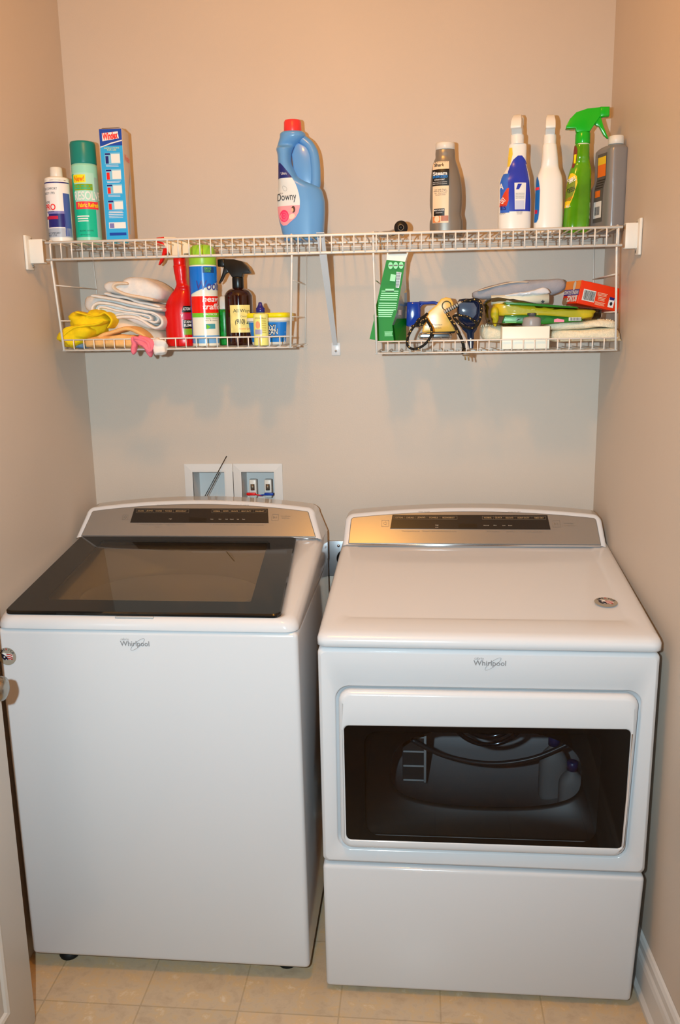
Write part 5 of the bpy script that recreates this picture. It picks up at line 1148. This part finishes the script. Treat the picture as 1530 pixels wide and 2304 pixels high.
# mop pads
T_mp = mat('mop_pad', (.90, .82, .72), .95, var=.08, scale=120, bump=1.0, bscale=420)
def pad(lab, pts, Y, th, seed, fringe=None):
    t = cloth('mop_pad', lab, (1250, 765, -.2), 'mop pad'); b = MB(); b.puff(W_(pts, *L8, Y), Y, th, T_mp, .0022, 70, seed, ridge=False, flat=.3, n=100)
    if fringe:
        r = random.Random(seed)
        for i in range(fringe[4]):
            f_ = i/(fringe[4]-1); a = lerp(fringe[0], fringe[2], f_); c = lerp(fringe[1], fringe[3], f_)-14*math.sin(f_*PI)
            for yy in (0, .022, .05):
                p = at(1050+a/4.026, 590+c/4.026, Y-th*.36+yy); b.tube([p, p+Vector((r.uniform(-.003, .003), r.uniform(-.003, .003), r.uniform(.003, .0065)))], [.0019, .0013], T_mp, 5)
    b.build('pad_body', t); t['group'] = 'mop pads in the right basket'
    return t
pad('cream fringed mop pad on top, at the right end of the basket', [(700, 590), (760, 550), (1000, 535), (1180, 515), (1300, 530), (1325, 565), (1310, 595), (1200, 585), (1000, 605), (780, 612)], -.2, .12, 61, (690, 562, 1315, 540, 44))
pad('cream mop pad in film underneath, at the right end of the basket', [(760, 620), (1000, 605), (1250, 590), (1335, 605), (1365, 690), (1340, 712), (1000, 714), (770, 714)], -.19, .14, 62)
pad('cream mop pad at the left of the white carton', [(125, 600), (160, 575), (300, 575), (420, 590), (430, 700), (300, 714), (180, 714), (130, 670)], -.18, .12, 63, (135, 590, 315, 585, 12))
# orange carton
t_rot = math.radians(-34); c0 = at(1050+1000/4.026, 590+372/4.026, -.205); c1 = at(1050+1045/4.026, 590+160/4.026, -.205)
hgt = (c1-c0).length; t = thing('dryer_sheet_carton', 'orange carton lying upside down on top of the stack at the right end', 'carton', (c0.x, c0.y, c0.z))
tilt = math.radians(-11.5); Mx = Matrix.Rotation(tilt, 4, 'Y')
M_o = Matrix.Rotation(math.radians(20), 4, 'Z')
t.rotation_euler = (0, math.radians(11.5), math.radians(18))
or_ = C('carton_orange', (.92, .20, .04), .35); BW, BD, BH = .118, .085, hgt*1.0
b = MB(); b.box(0, BW, 0, BD, 0, BH, or_, .0012, 2); b.build('carton_body', t)
b = MB(); f1 = Plane((0, 0, 0), (1, 0, 0), (0, 0, 1)); f2 = Plane((0, BD, 0), (0, -1, 0), (0, 0, 1))
barcode(b, f1, .010, .046, BH*.18, BH*.66, True, .0006)
hatch(b, f1, .05, .080, BH*.50, BH*.66, 3, C('peach_print', (.98, .72, .60)), .0006); hatch(b, f1, .054, .076, BH*.30, BH*.48, 3, C('peach_print', 0), .0006); hatch(b, f1, .048, .078, BH*.10, BH*.26, 4, C('peach_print', 0), .0006)
b.patch(f1, .086, .102, BH*.12, BH*.52, wt_, .0006, 1, 1); b.patch(f1, .087, .101, BH*.44, BH*.56, nv_, .0009, 1, 1)
b.disc(f1, .094, BH*.28, .004, .005, M_txtd, .001, 8)
b.patch(f2, .002, BD-.002, BH*.62, BH*.995, C('print_tangerine', (.96, .50, .12)), .0004, 1, 1); b.patch(f2, .002, BD-.002, BH*.36, BH*.62, C('print_indigo', (.22, .14, .50)), .0006, 1, 1)
b.text(f2, 'WRINKLEGUARD', BD*.5, BH*.49, .0105, wt_, width=BD*.92, bold=.02, rot=PI, off=.001); b.text(f2, 'BOUNCE', BD*.62, BH*.22, .015, wt_, width=BD*.62, bold=.05, rot=PI, off=.001)
b.disc(f2, BD*.62, BH*.78, .007, .012, C('iron_print', (.78, .76, .72)), .0009, 20); b.disc(f2, BD*.2, BH*.1, .016, .010, C('shade_print', (.55, .45, .35)), .0006, 20)
b.build('print', t)

# ================================================================== wall fittings
t = wthing('outlet_box', 'white double washing machine outlet box set in the back wall', 'outlet box', (-.4, 0, 1.1))
fw = .025
def frame_ring(x0, x1, z0, z1):
    b = MB(); R = []
    for (i_, y) in ((0, -.0003), (0, -.004), (.020, -.0065), (fw, -.0065), (fw, .0)):
        R.append([Vector((x0+i_, y, z0+i_)), Vector((x1-i_, y, z0+i_)), Vector((x1-i_, y, z1-i_)), Vector((x0+i_, y, z1-i_))])
    b.loft(R, M_trim, True, False, False, False); return b
for x0, x1, ic in ((-.549, -.4015, 0), (-.3995, -.2503, 1)):
    b = frame_ring(x0, x1, .955, 1.170); fr_ = b.build('face_frame', t)
    b = MB(); ix0, ix1, iz0, iz1 = x0+fw, x1-fw, .98, 1.170-fw
    b.loft([[Vector((ix0, -.006, iz0)), Vector((ix1, -.006, iz0)), Vector((ix1, -.006, iz1)), Vector((ix0, -.006, iz1))], [Vector((ix0, .075, iz0)), Vector((ix1, .075, iz0)), Vector((ix1, .075, iz1)), Vector((ix0, .075, iz1))]], M_trim, True, False, True, False)
    b.build('recess', t)
for px_, col, nm in ((570, (.80, .06, .06), 'red'), (604, (.05, .22, .60), 'blue')):
    p = at(px_, 1095, .03); b = MB(); b.box(p.x-.011, p.x+.011, .02, .04, 1.060, p.z+.024, M_plasticw, .003, 2); v_ = b.build('valve', t)
    b = MB(); b.lathe([(.0065, .018), (.0065, .0165)], M_steel, 12, (p.x, 0, p.z+.002), 'y'); b.lathe([(.0062, p.z-.008), (.0062, p.z+.010)], mat('coil_grey', (.42, .38, .33), .4, metal=.5), 14, (p.x, .017, 0)); b.build('hose_thread', v_)
    b = MB(); s_ = 1 if px_ > 590 else -1; b.box(p.x-.014+.004*s_, p.x+.014+.004*s_, .008, .018, 1.070, 1.078, C('lever_'+nm, col, .35), .002, 2); b.tube([(p.x, .013, 1.074), (p.x-s_*.028, .013, 1.069)], .002, C('lever_'+nm, 0), 8); b.build('lever', v_)
t = wthing('cable_tie', 'black plastic strip leaning against the outlet box behind the washer', 'cable tie', (-.48, -.03, 1.05))
p0 = at(457, 1124, -.03); p1 = at(510, 1026, -.012); b = MB(); b.tube([p0+Vector((0, 0, -.06)), p0, p1], .0014, M_black, 6); b.tube([p0+Vector((.004, .001, -.06)), p0+Vector((.005, .001, .0)), lerp(p0, p1, .62)+Vector((.004, .001, 0))], .0009, C('strip_grey', (.3, .3, .3)), 6); b.build('strip', t)
t = wthing('dryer_receptacle', 'chrome wall plate with black dryer socket between the machines', 'wall outlet', (-.07, 0, .875))
b = MB(); b.box(-.131, -.018, -.006, -.0005, .822, .934, mat('plate_chrome', (.62, .63, .65), .38, metal=.8), .002, 2); b.build('cover_plate', t)
b = MB(); b.lathe([(.030, -.0055), (.029, -.009), (.001, -.0095)], M_black, 36, (-.062, 0, .878), 'y'); b.build('socket', t)
for z in (.918, .836): b = MB(); b.lathe([(.0045, -.006), (.004, -.0085), (.001, -.009)], M_chrome, 14, (-.085, 0, z), 'y'); b.build('screw', t)
t = wthing('power_cord', 'dark power cord hanging behind the machines', 'cord', (-.09, -.03, .7)); b = MB()
b.tube([(-.075, -.012, .80), (-.085, -.02, .70), (-.10, -.03, .45), (-.085, -.04, .2), (-.04, -.04, .05)], .0055, M_rubber, 8, k=5); b.build('cable', t)
for o in bpy.data.objects:
    g = {'shelf_bracket': 'end brackets of the wire shelf', 'wire_basket': 'wire baskets under the shelf', 'detergent_bottle': 'pale bottles inside the dryer drum'}.get(o.name.split('.')[0])
    if g and o.parent is None: o['group'] = g
    if o.name.startswith('folded_towel') and o.parent is None and o.location.x < 0: o['group'] = 'towel pile in the left basket'
